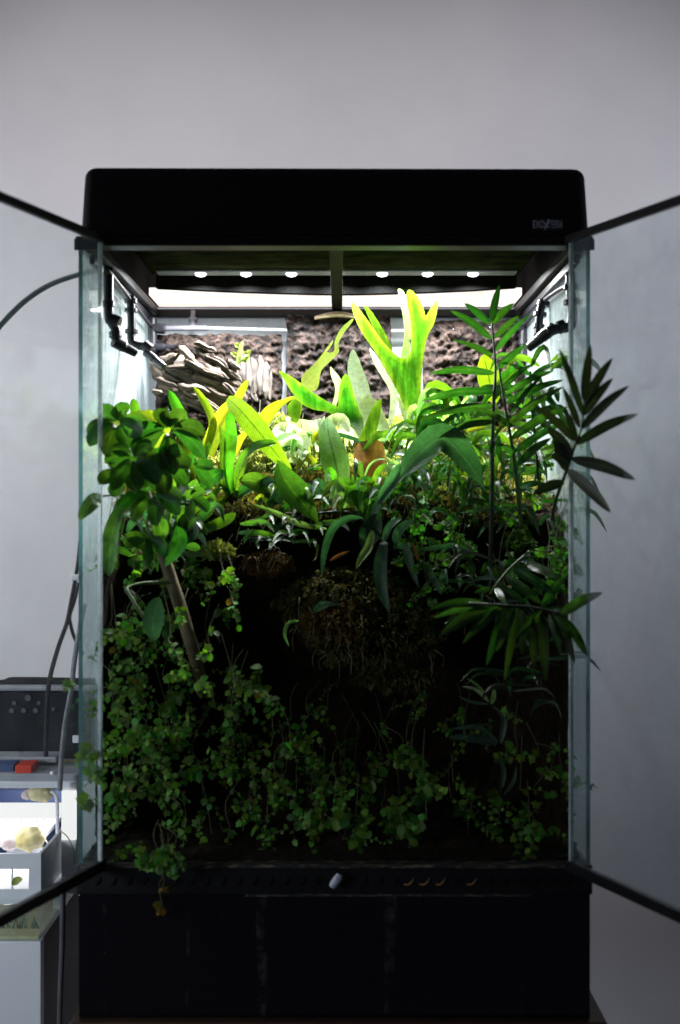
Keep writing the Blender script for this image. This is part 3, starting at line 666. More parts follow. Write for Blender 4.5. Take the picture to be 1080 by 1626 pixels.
def carpet(label, seed, n, mat, zmin, th, ln):
    rnd = random.Random(seed); vs = []; fs = []; mb = MB(); c = 0; V = [v for v in bank.vertices if v.co.z > zmin and v.co.y > .15]
    while c < n:
        v = rnd.choice(V); p = v.co + Vector((rnd.uniform(-.004, .004), rnd.uniform(-.004, .004), rnd.uniform(-.001, .005)))
        if noise.noise(Vector((p.x * 22, p.y * 22, seed))) < th: continue
        t = (Vector((0, -.3, 1)) + Vector((rnd.gauss(0, .6), rnd.gauss(0, .6), rnd.gauss(0, .4)))).normalized(); sd = t.cross(Vector((rnd.gauss(0, 1), rnd.gauss(0, 1), rnd.gauss(0, 1)))).normalized()
        l = ln * rnd.uniform(.5, 1.5); w_ = l * .3; b = len(vs)
        vs += [p - sd * w_ * .5, p + sd * w_ * .5, p + t * l * .55 + sd * w_ * .8, p + t * l * .55 - sd * w_ * .8, p + t * l]; fs += [(b, b + 1, b + 2, b + 3), (b + 3, b + 2, b + 4)]; c += 1
    mb.add(vs, fs); tag(mb.build('moss', mat, None, False), label, 'moss', kind='stuff')
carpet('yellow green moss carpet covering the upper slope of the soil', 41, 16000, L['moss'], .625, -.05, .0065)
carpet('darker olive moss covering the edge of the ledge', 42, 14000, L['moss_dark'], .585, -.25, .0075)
moss('moss', P(345, 880, .12), .018, .014, .012, 900, L['moss'], None, 'small yellow moss tuft hanging on the ledge at left', 16, .006)
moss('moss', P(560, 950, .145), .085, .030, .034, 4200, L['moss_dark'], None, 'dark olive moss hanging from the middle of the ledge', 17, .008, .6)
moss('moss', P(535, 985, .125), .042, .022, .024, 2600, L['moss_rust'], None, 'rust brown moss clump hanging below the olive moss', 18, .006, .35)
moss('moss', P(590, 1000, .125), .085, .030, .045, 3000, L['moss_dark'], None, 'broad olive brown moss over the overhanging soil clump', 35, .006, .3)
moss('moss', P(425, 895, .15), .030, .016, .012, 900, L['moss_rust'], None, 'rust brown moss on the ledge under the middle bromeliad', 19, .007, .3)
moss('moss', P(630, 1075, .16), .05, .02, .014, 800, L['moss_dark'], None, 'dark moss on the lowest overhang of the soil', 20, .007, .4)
lump('soil_clump', P(570, 985, .16), .085, .045, .055, M['soil'], 'dark soil clump overhanging the middle of the bank', 'soil clump', 4.4, .4, 26)

# ------------------------------------------------------------------ leaf builders
def prof_f(kind):
    if kind == 'lance': return lambda s: min(1, ((s + .02) ** .55) * ((1 - s) ** .75) / 0.60)
    if kind == 'palm': return lambda s: min(1, ((s + .015) ** .5) * ((1 - s) ** .7) / 0.56)
    if kind == 'ovate': return lambda s: max(0, math.sin(math.pi * min(1, s * .97 + .03))) ** .62
    if kind == 'obov': return lambda s: max(0, math.sin(math.pi * min(1, s) ** 1.35)) ** .6
    if kind == 'strap': return lambda s: (0.55 + 0.45 * min(1, s * 1.6)) * (max(0, 1 - s ** 7)) ** .5
    if kind == 'tape': return lambda s: (0.75 + .25 * min(1, s * 2)) * (1 - s ** 2.2) ** .7
    if kind == 'broad': return lambda s: (min(1, (s + .03) * 1.9) ** .8) * (max(0, 1 - s ** 3.2)) ** .7
    if kind == 'arch': return lambda s: (.22 + .12 * s) if s < .42 else (.27 + .73 * max(0, math.sin(math.pi * ((s - .42) / .58) ** .8)) ** .8) * (1 if s < .9 else (1 - s) / .1 * .75 + .25)
    raise KeyError(kind)

def blade(spine, wpx, kind, mat, parent, name='leaf', roll=0, fold=.18, nseg=14, twist=0, wav=0.0, nc=2, label=None, curl=0.0):
    """spine: (px, py, Y) points; wpx: widest width in photo pixels at that depth"""
    pts = resample([P(*p) for p in spine], nseg + 1)
    ym = sum(p[2] for p in spine) / len(spine); W = wpx * K(ym); pf0 = prof_f(kind); pf = lambda q: abs(pf0(min(1.0, max(0.0, q))))
    mb = MB(); vs = []; uv = []; ph = random.uniform(0, 6.3); prev = None
    us = [-1 + i / nc for i in range(2 * nc + 1)]
    for i, p in enumerate(pts):
        s = i / nseg
        t = (pts[min(i + 1, nseg)] - pts[max(i - 1, 0)]).normalized()
        v = (p - CAM).normalized(); sd = t.cross(v)
        if sd.length < .05: sd = prev or Vector((1, 0, 0))
        sd.normalize()
        if prev is not None and sd.dot(prev) < 0: sd = -sd
        prev = sd
        q = Matrix.Rotation(R(roll + twist * s), 3, t); sd2 = q @ sd; nr = sd2.cross(t).normalized()
        w_ = W * .5 * pf(s)
        for u in us:
            vs.append(p + sd2 * w_ * u + nr * (-fold * w_ * abs(u) ** 1.3 + curl * w_ * u * u + wav * w_ * math.sin(ph + s * 15 + (2 if u > 0 else 0)) * abs(u)))
            uv.append((.5 + u * .5, s))
    m = len(us)
    mb.add(vs, [(i * m + j, i * m + j + 1, (i + 1) * m + j + 1, (i + 1) * m + j) for i in range(nseg) for j in range(m - 1)], uv)
    o = mb.build(name, mat, parent, True)
    if label: o['label'] = label
    return o

def stem(pts, r, mat, parent, name='stem', n=7, sub=6):
    mb = MB(); mb.tube([P(*p) for p in pts], r, n, sub); return mb.build(name, mat, parent, True)

def sheet(outline, Y0, mat, parent, name='frond', bend=None, step=6, label=None, thick=.0009, sm=3):
    """a lobed leaf: smooth outline (photo pixels), meshed inside, bent in depth, with thickness"""
    n = len(outline); pts = []
    V = [Vector((a, b, 0)) for a, b in outline]
    for i in range(n):
        p0, p1, p2, p3 = V[i - 1], V[i], V[(i + 1) % n], V[(i + 2) % n]
        for j in range(sm):
            t = j / sm; t2 = t * t; t3 = t2 * t
            pts.append(0.5 * ((2 * p1) + (p2 - p0) * t + (2 * p0 - 5 * p1 + 4 * p2 - p3) * t2 + (3 * p1 - p0 - 3 * p2 + p3) * t3))
    poly = [(p.x, p.y) for p in pts]
    def inside(x, y):
        c = False; j = len(poly) - 1
        for i in range(len(poly)):
            xi, yi = poly[i]; xj, yj = poly[j]
            if (yi > y) != (yj > y) and x < (xj - xi) * (y - yi) / (yj - yi) + xi: c = not c
            j = i
        return c
    def dist(x, y):
        return min((x - a) ** 2 + (y - b) ** 2 for a, b in poly) ** .5
    x0, x1 = min(p[0] for p in poly), max(p[0] for p in poly); y0, y1 = min(p[1] for p in poly), max(p[1] for p in poly)
    vin = [Vector(p) for p in poly]; nb = len(vin)
    y = y0
    while y < y1:
        x = x0 + (random.random() * step)
        while x < x1:
            if inside(x, y) and dist(x, y) > step * .55: vin.append(Vector((x, y)))
            x += step
        y += step * .87
    vo, eo, fo, *_ = delaunay_2d_cdt(vin, [(i, (i + 1) % nb) for i in range(nb)], [], 1, 1e-4)
    mb = MB(); vs = []; uv = []
    for q in vo:
        u = (q.x - x0) / (x1 - x0); v = (y1 - q.y) / (y1 - y0)
        d = dist(q.x, q.y); cup = min(1, d / 14)
        Y = Y0 + (bend(u, v) if bend else 0) + cup * .0008
        vs.append(P(q.x, q.y, Y)); uv.append((min(.5, d / 34), v))
    mb.add(vs, [tuple(reversed(f)) for f in fo], uv)
    o = mb.build(name, mat, parent, True)
    if label: o['label'] = label
    return o

# ------------------------------------------------------------------ staghorn fern (tall lit one) and its neighbours
C4 = crop(400, 440, 3.375)
sg = thing('staghorn_fern', P(665, 715, .25), 'tall bright green forked fern frond glowing under the lamp', 'fern')
sheet(C4([(893, 915), (872, 830), (838, 740), (800, 655), (760, 575), (720, 500), (668, 410), (610, 330), (567, 255), (542, 190), (532, 137), (560, 152), (600, 203), (650, 272), (702, 345), (748, 395), (790, 428), (835, 432),
          (852, 380), (858, 320), (852, 240), (836, 150), (830, 85), (850, 68), (888, 105), (918, 165), (932, 208), (960, 165), (994, 127), (992, 190), (972, 258), (944, 310), (927, 380), (915, 470), (908, 560), (905, 680), (902, 790), (900, 915)]),
      .25, L['staghorn'], sg, bend=lambda u, v: .03 * v * v - .06 * abs(u - .55) * v + .006 * math.sin(u * 9))
sheet(C4([(782, 70), (800, 66), (818, 85), (832, 140), (850, 200), (860, 270), (850, 360), (838, 436), (808, 436), (797, 418), (812, 360), (818, 300), (812, 225), (796, 140)]), .262, L['staghorn'], sg, bend=lambda u, v: .022 * v + .02 * (u - .5))
sheet(C4([(604, 168), (612, 156), (640, 182), (690, 258), (735, 340), (752, 395), (735, 385), (700, 340), (650, 268)]), .268, L['staghorn'], sg, bend=lambda u, v: .015 * v)
sheet(C4([(630, 390), (642, 388), (690, 450), (728, 520), (775, 590), (785, 640), (770, 720), (745, 790), (728, 800), (735, 740), (742, 660), (735, 600), (700, 540), (658, 470)]), .285, L['pale'], sg, bend=lambda u, v: .02 * v)
sheet(C4([(880, 920), (830, 800), (790, 700), (785, 640), (815, 660), (850, 760), (885, 840)]), .262, L['pale'], sg, bend=lambda u, v: .01 * v)
sheet(C4([(820, 930), (860, 880), (930, 830), (960, 760), (1010, 660), (1060, 640), (1075, 690), (1040, 760), (1010, 830), (960, 900), (900, 945)]), .285, L['pale'], sg, bend=lambda u, v: .02 * v)
sheet(C4([(560, 900), (600, 880), (660, 870), (700, 890), (715, 940), (720, 1000), (690, 1060), (650, 1110), (610, 1100), (590, 1040), (555, 1010), (545, 950)]), .235, L['shield'], sg, name='shield_frond', bend=lambda u, v: -.02 * math.sin(math.pi * u), label='round brown shield frond')

s2 = thing('staghorn_fern', P(565, 700, .24), 'smaller pale green forked fern left of the tall glowing frond', 'fern')
sheet(C4([(145, 500), (230, 545), (330, 620), (440, 685), (462, 688), (464, 640), (470, 580), (490, 530), (513, 523), (530, 560), (552, 640), (578, 720), (600, 780), (592, 830), (572, 862), (550, 820), (475, 762), (410, 725), (330, 710), (268, 680), (220, 625), (180, 560)]),
      .235, L['staghorn'], s2, bend=lambda u, v: -.03 * (1 - u) + .015 * math.sin(v * 4))
sheet(C4([(572, 872), (602, 800), (650, 692), (690, 652), (694, 690), (684, 760), (664, 830), (624, 872)]), .225, L['staghorn'], s2, bend=lambda u, v: -.012 * v)
sheet(C4([(520, 560), (513, 480), (528, 405), (547, 391), (570, 430), (600, 510), (627, 580), (642, 680), (640, 755), (600, 765), (560, 660), (535, 600)]), .275, L['pale'], s2, bend=lambda u, v: .02 * v)
sheet(C4([(560, 770), (565, 690), (600, 640), (640, 640), (690, 690), (720, 760), (740, 830), (700, 830), (640, 800), (590, 800)]), .27, L['pale'], s2, bend=lambda u, v: .01 * v)
sheet(C4([(265, 565), (275, 522), (330, 470), (372, 420), (432, 338), (428, 365), (402, 402), (440, 396), (445, 340), (480, 272), (542, 222), (534, 246), (492, 302), (463, 360), (467, 402), (420, 452), (372, 502), (355, 590), (322, 612), (282, 592)]),
      .30, L['yellow'], s2, bend=lambda u, v: .02 * v - .02 * u)
sheet(C4([(420, 480), (440, 500), (475, 545), (470, 600), (452, 690), (430, 690), (448, 600), (425, 530)]), .27, L['pale'], s2)
sheet(C4([(190, 690), (250, 640), (270, 690), (262, 740), (240, 780), (205, 760)]), .27, L['staghorn'], s2)
sheet(C4([(180, 752), (260, 760), (330, 770), (380, 760), (390, 830), (375, 890), (320, 900), (260, 860), (210, 810)]), .255, L['pale'], s2, bend=lambda u, v: .02 * math.sin(u * 5))
sheet(C4([(335, 870), (350, 810), (385, 770), (395, 800), (380, 850), (350, 885)]), .25, L['staghorn'], s2)
blade([(585, 705, .24), (540, 690, .23), (512, 690, .21)], 9, 'lance', L['dark'], s2)
blade([(600, 700, .24), (640, 690, .22), (665, 700, .2)], 12, 'lance', L['strap'], s2)
for a in ([(405, 715, .28), (430, 660, .26), (462, 632, .25), (480, 640, .24)], [(400, 690, .3), (425, 650, .28), (455, 633, .27)]):
    blade(a, 12, 'tape', L['yellow'], s2)
for x in (470, 478, 488, 497, 506, 513): stem([(x, 700, .25), (x + 2, 730, .25), (x + random.uniform(-4, 6), 775, .24)], .0011, M['stem_green'], s2, 'stalk')

# broad strap leaf in the middle
bf = thing('strap_fern', P(545, 815, .2), 'broad upright pale green leaf with a dark midrib in the middle', 'fern')
blade([(545, 820, .17), (543, 790, .17), (533, 735, .18), (522, 690, .20), (520, 662, .22)], 48, 'broad', L['strap'], bf, fold=.12, nc=3, nseg=20)
blade([(575, 815, .16), (572, 785, .15), (566, 770, .15), (558, 756, .14)], 38, 'broad', L['umbrella'], bf, fold=.25, nc=3)
blade([(585, 840, .15), (592, 815, .15), (600, 795, .15)], 30, 'ovate', L['umbrella'], bf, fold=.25)

# ribbed leaf
rb = thing('birds_nest_fern', P(480, 765, .2), 'striped bright green leaf slanting down over the yellow moss', 'fern')
blade([(362, 632, .22), (385, 655, .20), (415, 690, .19), (440, 722, .19), (465, 752, .2)], 50, 'lance', L['ribbed'], rb, fold=.10, nc=3, nseg=20, roll=8)
stem([(440, 722, .195), (470, 752, .2), (492, 775, .2)], .0013, M['stem_dark'], rb)

# arching dark leaf
ar = thing('arching_fern', P(588, 850, .13), 'dark grey green leaf arching over to the right below the tall frond', 'fern')
blade([(583, 865, .13), (600, 800, .12), (635, 757, .11), (668, 720, .10), (703, 697, .09), (738, 728, .08), (768, 774, .07)], 50, 'arch', L['dark'], ar, fold=.25, nc=3, nseg=34, roll=-26, wav=.06)
blade([(600, 800, .118), (622, 765, .112), (635, 735, .11)], 20, 'ovate', L['dark'], ar, fold=.4)
blade([(578, 870, .13), (590, 840, .125), (602, 815, .12)], 34, 'ovate', L['dark'], ar, fold=.3)

# drooping strap leaves under it
dp = thing('drooping_fern', P(605, 860, .13), 'cluster of dark pointed leaves drooping over the ledge in the middle', 'fern')
CD = crop(480, 800, 3.857)
for sp_, w_, rl, m_ in (
    ([(360, 85), (270, 90), (185, 150), (135, 290), (118, 450)], 74, -20, 'dark'),
    ([(430, 165), (410, 260), (365, 330), (330, 398)], 78, 18, 'strap'),
    ([(500, 235), (500, 250), (480, 370), (490, 520), (535, 668)], 118, 10, 'dark'),
    ([(560, 265), (630, 260), (660, 350), (690, 440), (712, 510)], 84, 25, 'dark'),
    ([(500, 230), (530, 150), (570, 110), (610, 92)], 74, -30, 'dark'),
    ([(570, 250), (590, 180), (630, 130), (680, 108)], 92, -25, 'dark'),
    ([(690, 285), (800, 270), (920, 255), (1000, 275), (1079, 305)], 46, 10, 'dark'),
    ([(700, 385), (760, 380), (800, 450), (858, 560)], 66, 20, 'dark'),
    ([(100, 250), (82, 330), (60, 350)], 14, 0, 'yellow'),
    ([(70, 655), (110, 610), (190, 600)], 40, 20, 'dark')):
    blade([(a, b, .10 - .03 * i / len(sp_)) for i, (a, b) in enumerate(CD(sp_))], w_ / 3.857, 'lance', L[m_], dp, fold=.3, roll=rl, nc=2, nseg=16)
for a in ([(170, 350), (220, 320), (290, 290)], [(680, 250), (700, 310), (720, 370)]):
    blade([(x, y, .09) for x, y in CD(a)], 9, 'lance', L['brown'], dp, fold=.5, label='withered brown leaf')
stem([(505, 815, .13), (560, 815, .13), (600, 850, .12), (612, 862, .11)], .0018, M['stem_dark'], dp)
cl = thing('curled_sprout', P(478, 990, .1), 'small curled yellow green sprout on the rust moss', 'sprout')
blade([(475, 986, .09), (458, 990, .085), (452, 1008, .08), (459, 1026, .08)], 9, 'lance', L['strap'], cl, fold=.3)
blade([(500, 972, .1), (520, 960, .09), (545, 960, .085)], 11, 'lance', L['dark'], cl, fold=.3)

# left pointed dark leaf pair
pl = thing('pointed_fern', P(480, 830, .15), 'dark broad pointed leaves left of the broad strap leaf', 'fern')
CE = crop(400, 680, 3.375)
blade([(a, b, .15) for a, b in CE([(350, 500), (290, 420), (215, 330), (160, 240), (140, 175)])], 50, 'broad', L['umbrella'], pl, fold=.35, nc=3, roll=15)
blade([(a, b, .16) for a, b in CE([(420, 400), (350, 340), (270, 310), (200, 300)])], 22, 'lance', L['dark'], pl, fold=.4)
blade([(a, b, .14) for a, b in CE([(400, 540), (250, 510), (120, 450), (0, 405)])], 14, 'lance', L['strap'], pl, fold=.3)
blade([(a, b, .17) for a, b in CE([(170, 340), (130, 380), (95, 430)])], 22, 'ovate', L['dark'], pl, fold=.3)
blade([(a, b, .16) for a, b in CE([(200, 400), (150, 480), (100, 570)])], 20, 'ovate', L['umbrella'], pl, fold=.3)
blade([(a, b, .18) for a, b in CE([(130, 330), (60, 300), (0, 280), (-70, 280)])], 30, 'ovate', L['umbrella'], pl, fold=.35)

# ------------------------------------------------------------------ bromeliads
CB = crop(240, 600, 4.5)
br = thing('bromeliad', P(368, 790, .2), 'green bromeliad rosette with upright leaves in front of the driftwood', 'bromeliad')
for sp_, w_, rl, m_ in (
    ([(575, 830), (555, 700), (555, 600), (570, 420), (560, 240)], 92, 0, 'bromeliad'),
    ([(600, 790), (610, 700), (650, 590), (720, 510), (800, 475), (900, 465)], 74, -30, 'bromeliad'),
    ([(560, 830), (525, 740), (510, 600), (510, 430), (490, 340)], 50, 20, 'bromeliad'),
    ([(560, 860), (500, 760), (420, 680), (330, 610), (270, 540)], 60, 25, 'bromeliad'),
    ([(430, 800), (380, 780), (450, 700), (520, 660)], 110, 15, 'umbrella'),
    ([(550, 850), (500, 770), (440, 870), (430, 890)], 50, 15, 'bromeliad'),
    ([(590, 860), (680, 800), (780, 760), (890, 740)], 110, -30, 'umbrella'),
    ([(610, 860), (620, 760), (650, 680), (690, 560)], 46, -35, 'bromeliad'),
    ([(570, 860), (510, 880), (440, 940)], 64, 0, 'yellow'),
    ([(570, 910), (500, 940), (450, 990)], 62, 0, 'bromeliad'),
    ([(560, 890), (680, 890), (800, 940), (950, 1000), (1060, 1050)], 60, 0, 'strap'),
    ([(600, 850), (590, 950), (640, 1080), (700, 1150)], 60, 0, 'dark'),
    ([(730, 890), (770, 860), (808, 830)], 44, 0, 'yellow')):
    blade([(a, b, .20 - .04 * i / len(sp_)) for i, (a, b) in enumerate(CB(sp_))], w_ / 4.5, 'strap', L[m_], br, fold=.35, roll=rl, nseg=18)
blade([(330, 800, .17), (328, 830, .16), (338, 850, .155)], 18, 'ovate', L['brown'], br, label='withered brown leaf', fold=.4)
by = thing('bromeliad', P(310, 770, .26), 'yellow bromeliad with orange tipped leaves behind the umbrella plant', 'bromeliad')
for sp_, w_, rl, m_ in (
    ([(290, 800), (270, 500), (240, 350), (180, 200), (125, 85)], 90, 0, 'bromeliad'),
    ([(320, 760), (400, 500), (440, 320), (385, 180), (300, 60)], 62, 10, 'yellow'),
    ([(340, 640), (420, 420), (520, 240), (640, 140)], 88, 0, 'yellow'),
    ([(430, 560), (520, 330), (620, 150), (695, 10)], 70, -12, 'yellow'),
    ([(320, 770), (320, 620), (300, 520), (230, 460)], 100, 0, 'yellow'),
    ([(300, 700), (200, 640), (140, 560), (110, 500)], 80, 20, 'yellow'),
    ([(600, 560), (640, 440), (690, 380)], 50, 0, 'yellow'),
    ([(380, 600), (400, 520), (420, 460)], 40, 0, 'bromeliad'),
    ([(330, 760), (240, 700), (160, 660), (90, 640)], 80, 20, 'bromeliad')):
    blade([(a, b, .26 - .03 * i / len(sp_)) for i, (a, b) in enumerate(CB(sp_))], w_ / 4.5, 'strap', L[m_], by, fold=.3, roll=rl, nseg=18)
blade([(205, 740, .25), (260, 690, .2), (240, 662, .18), (190, 672, .14), (150, 662, .1)], 24, 'strap', L['yellow'], by, fold=.3, label='yellow leaf lying sideways')
blade([(215, 700, .2), (216, 660, .19), (211, 632, .18)], 17, 'strap', L['bromeliad'], by, fold=.3)
bz = thing('bromeliad', P(285, 850, .16), 'low dark green bromeliad under the umbrella plant', 'bromeliad')
for sp_, w_, m_ in (([(285, 850), (300, 800), (312, 760)], 26, 'umbrella'), ([(290, 850), (315, 800), (345, 800)], 18, 'bromeliad'), ([(285, 850), (270, 800), (275, 760)], 22, 'bromeliad'),
                    ([(280, 845), (300, 820), (330, 850)], 18, 'bromeliad'), ([(280, 850), (330, 810), (335, 780)], 20, 'umbrella'), ([(300, 850), (350, 830), (375, 815)], 18, 'bromeliad'), ([(285, 850), (250, 830), (225, 850)], 22, 'umbrella')):
    blade([(a, b, .16 - .02 * i) for i, (a, b) in enumerate(sp_)], w_, 'strap', L[m_], bz, fold=.35)

# ------------------------------------------------------------------ small lichen sprig and dead roots
lg = thing('pale_sprig', P(385, 580, .33), 'pale yellow branching sprig standing on the driftwood', 'sprig')
for sp_ in ([(377, 590), (380, 565), (386, 540)], [(380, 570), (372, 562), (366, 560)], [(383, 556), (392, 562), (398, 555)], [(384, 552), (376, 548), (372, 546)], [(380, 575), (392, 570), (396, 564)]):
    blade([(a, b, .325) for a, b in sp_], 8, 'obov', L['moss'], lg, name='frond', fold=.2, wav=.3, nseg=8)
CRN = random.Random(5)
rt = thing('roots', P(410, 850, .14), 'tangle of thin pale roots hanging off the ledge under the bromeliad', 'roots')
mb = MB()
for i in range(30):
    x, y = CRN.uniform(385, 470), CRN.uniform(815, 890); d = CRN.uniform(-25, 25); e = CRN.uniform(-5, 30)
    mb.tube([P(x, y, .13), P(x + d * .4, y + e * .2 - 4, .115), P(x + d, y + e, .12)], .0006, 4, 4)
mb.build('root', M['root'], rt, True)['kind'] = 'stuff'
rt2 = thing('roots', P(540, 1040, .14), 'thin brown roots dangling under the rust moss', 'roots')
mb = MB()
for i in range(26):
    x, y = CRN.uniform(470, 690), CRN.uniform(930, 1050); d = CRN.uniform(-22, 22); e = CRN.uniform(5, 55)
    mb.tube([P(x, y, .10), P(x + d * .7, y + e * .4, .09), P(x + d * .6, y + e, .1)], .00045, 4, 4)
mb.build('root', M['root'], rt2, True)['kind'] = 'stuff'
rt3 = thing('roots', P(760, 930, .13), 'fine dark roots behind the lower palm frond', 'roots')
mb = MB()
for i in range(24):
    x, y = CRN.uniform(690, 860), CRN.uniform(880, 1080); d = CRN.uniform(-40, 40); e = CRN.uniform(0, 60)
    mb.tube([P(x, y, .14), P(x + d * .6, y + e * .3, .12), P(x + d, y + e, .13)], .00045, 4, 4)
mb.build('root', M['root'], rt3, True)['kind'] = 'stuff'

# ------------------------------------------------------------------ palms
CP = crop(640, 440, 2.7)
GP = 'palm fronds at the right of the terrarium'
def leaflets(root, lst, Yb, Yt, w_, mat, c=CP, kind='palm', sag=.06, fold=.28, rl=15):
    for it in lst:
        (ax_, ay), (bx, by_) = c([it[0]])[0][:2], c([it[1]])[0][:2]
        ww = it[2] if len(it) > 2 else w_
        mx_, my = (ax_ + bx) / 2, (ay + by_) / 2; ln = math.hypot(bx - ax_, by_ - ay)
        my -= ln * sag
        s_ = 1 if bx > ax_ else -1
        y0 = Yb + random.uniform(-.006, .006); y1 = Yt + random.uniform(-.012, .012)
        blade([(ax_, ay, y0), (mx_, my, (y0 + y1) / 2 - .004), (bx, by_, y1)], ww, kind, mat, root, name='leaflet', fold=fold, roll=rl * s_ + random.uniform(-20, 20), nseg=12, twist=random.uniform(-25, 25), wav=random.uniform(0, .1))
pm = thing('parlour_palm', P(778, 950, .14), 'tall upright palm stem with green leaflets reaching the lamp', 'palm', GP)
stem([(778, 945, .13), (780, 860, .12), (783, 662, .11), (787, 588, .11), (781, 512, .12)], [.0034, .0032, .0026, .0017, .0012], M['stem_dark'], pm)
leaflets(pm, [((378, 190), (415, 32)), ((370, 200), (262, 112)), ((385, 200), (478, 112)), ((380, 265), (200, 142)), ((392, 260), (500, 165)), ((395, 315), (545, 160)), ((385, 335), (213, 268)), ((400, 395), (535, 285), 19),
              ((390, 412), (110, 412), 17), ((395, 490), (80, 530), 18), ((390, 552), (72, 612), 18), ((392, 600), (150, 690), 17), ((388, 620), (200, 660), 15)], .11, .10, 15, L['palm'])
blade([(a, b, .17) for a, b in CP([(395, 540), (370, 440), (345, 330)])], 36, 'ovate', L['ribbed'], pm, fold=.15, nc=3)
blade([(a, b, .17) for a, b in CP([(395, 480), (440, 420), (520, 370)])], 20, 'lance', L['staghorn'], pm)
p2 = thing('parlour_palm', P(828, 850, .1), 'leaning palm frond of long lit leaflets beside the right pane', 'palm', GP)
stem([(828, 840, .12), (818, 740, .1), (808, 677, .09), (798, 620, .09), (792, 580, .1)], [.003, .0026, .002, .0016, .001], M['stem_green'], p2)
leaflets(p2, [((445, 540), (690, 440)), ((450, 628), (690, 468), 19), ((465, 692), (708, 556), 19), ((476, 750), (700, 620), 19), ((490, 806), (636, 690), 17), ((440, 500), (650, 400), 14), ((430, 470), (560, 370), 12),
              ((470, 640), (300, 560), 14), ((480, 760), (390, 710), 12), ((500, 900), (610, 885), 14), ((460, 590), (600, 420), 10)], .09, .07, 17, L['palm'])
p4 = thing('parlour_palm', P(850, 880, .13), 'thin palm stem with shaded leaflets against the right pane', 'palm', GP)
stem([(858, 800, .13), (852, 720, .12), (845, 640, .12), (842, 590, .12)], .0018, M['stem_dark'], p4)
leaflets(p4, [((545, 430), (740, 690), 12), ((540, 560), (735, 800), 14), ((545, 420), (450, 370), 10), ((560, 640), (640, 560), 12), ((570, 700), (600, 820), 10), ((545, 440), (640, 385), 14), ((540, 430), (660, 560), 12)], .12, .06, 13, L['palm'])
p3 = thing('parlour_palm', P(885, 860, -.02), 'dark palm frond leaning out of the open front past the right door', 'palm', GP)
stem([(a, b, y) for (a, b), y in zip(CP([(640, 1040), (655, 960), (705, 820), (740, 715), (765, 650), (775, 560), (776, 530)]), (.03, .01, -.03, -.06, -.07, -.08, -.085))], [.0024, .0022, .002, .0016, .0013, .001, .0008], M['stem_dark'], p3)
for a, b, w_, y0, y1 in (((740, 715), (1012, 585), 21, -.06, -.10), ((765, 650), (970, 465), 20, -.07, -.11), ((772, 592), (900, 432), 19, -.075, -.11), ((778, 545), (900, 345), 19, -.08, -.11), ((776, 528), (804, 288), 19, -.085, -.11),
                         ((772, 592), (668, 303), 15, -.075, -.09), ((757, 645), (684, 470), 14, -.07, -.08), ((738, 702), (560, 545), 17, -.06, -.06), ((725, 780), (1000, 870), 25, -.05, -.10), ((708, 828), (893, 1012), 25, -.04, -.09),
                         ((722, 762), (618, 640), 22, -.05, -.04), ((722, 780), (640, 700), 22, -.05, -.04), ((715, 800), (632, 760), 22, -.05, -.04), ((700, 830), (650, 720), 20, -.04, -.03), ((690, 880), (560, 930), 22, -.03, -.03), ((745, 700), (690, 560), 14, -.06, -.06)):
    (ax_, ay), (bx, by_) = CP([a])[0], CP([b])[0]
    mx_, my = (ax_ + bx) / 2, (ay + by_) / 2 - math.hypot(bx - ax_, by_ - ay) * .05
    blade([(ax_, ay, y0), (mx_, my, (y0 + y1) / 2), (bx, by_, y1)], w_, 'palm', L['palm_unlit'], p3, name='leaflet', fold=.2, nseg=12, roll=random.uniform(-15, 15))
CQ = crop(640, 840, 3.176)
p5 = thing('parlour_palm', P(783, 940, .06), 'low palm frond with bright green leaflets pointing down right', 'palm', GP)
stem([(a, b, .05) for a, b in CQ([(440, 330), (480, 270), (550, 190), (640, 112)])], .0018, M['stem_green'], p5)
leaflets(p5, [((480, 290), (628, 375), 19), ((518, 240), (700, 378), 20), ((560, 200), (772, 330), 20), ((620, 168), (772, 248), 18), ((640, 120), (600, 150), 10), ((470, 300), (520, 390), 14), ((700, 390), (845, 200), 16), ((440, 300), (360, 320), 12), ((720, 410), (820, 400), 14)], .05, .02, 18, L['palm'], CQ, sag=.02)
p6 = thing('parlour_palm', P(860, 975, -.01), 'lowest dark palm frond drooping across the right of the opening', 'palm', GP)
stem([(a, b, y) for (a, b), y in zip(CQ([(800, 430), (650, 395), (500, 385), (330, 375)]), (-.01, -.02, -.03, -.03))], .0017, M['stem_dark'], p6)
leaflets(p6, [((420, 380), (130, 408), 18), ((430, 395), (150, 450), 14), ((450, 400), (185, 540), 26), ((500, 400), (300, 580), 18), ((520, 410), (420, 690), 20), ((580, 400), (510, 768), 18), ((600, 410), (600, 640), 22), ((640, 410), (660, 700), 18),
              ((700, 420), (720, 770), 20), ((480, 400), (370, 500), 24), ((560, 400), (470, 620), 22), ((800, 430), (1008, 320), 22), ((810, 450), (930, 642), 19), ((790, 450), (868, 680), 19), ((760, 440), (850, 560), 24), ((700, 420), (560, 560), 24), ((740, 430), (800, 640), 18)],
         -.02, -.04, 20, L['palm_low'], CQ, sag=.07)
gw = thing('grass_clump', P(700, 700, .2), 'clump of narrow arching leaves between the tall frond and the palms', 'plant')
CG = crop(560, 640, 4.909)
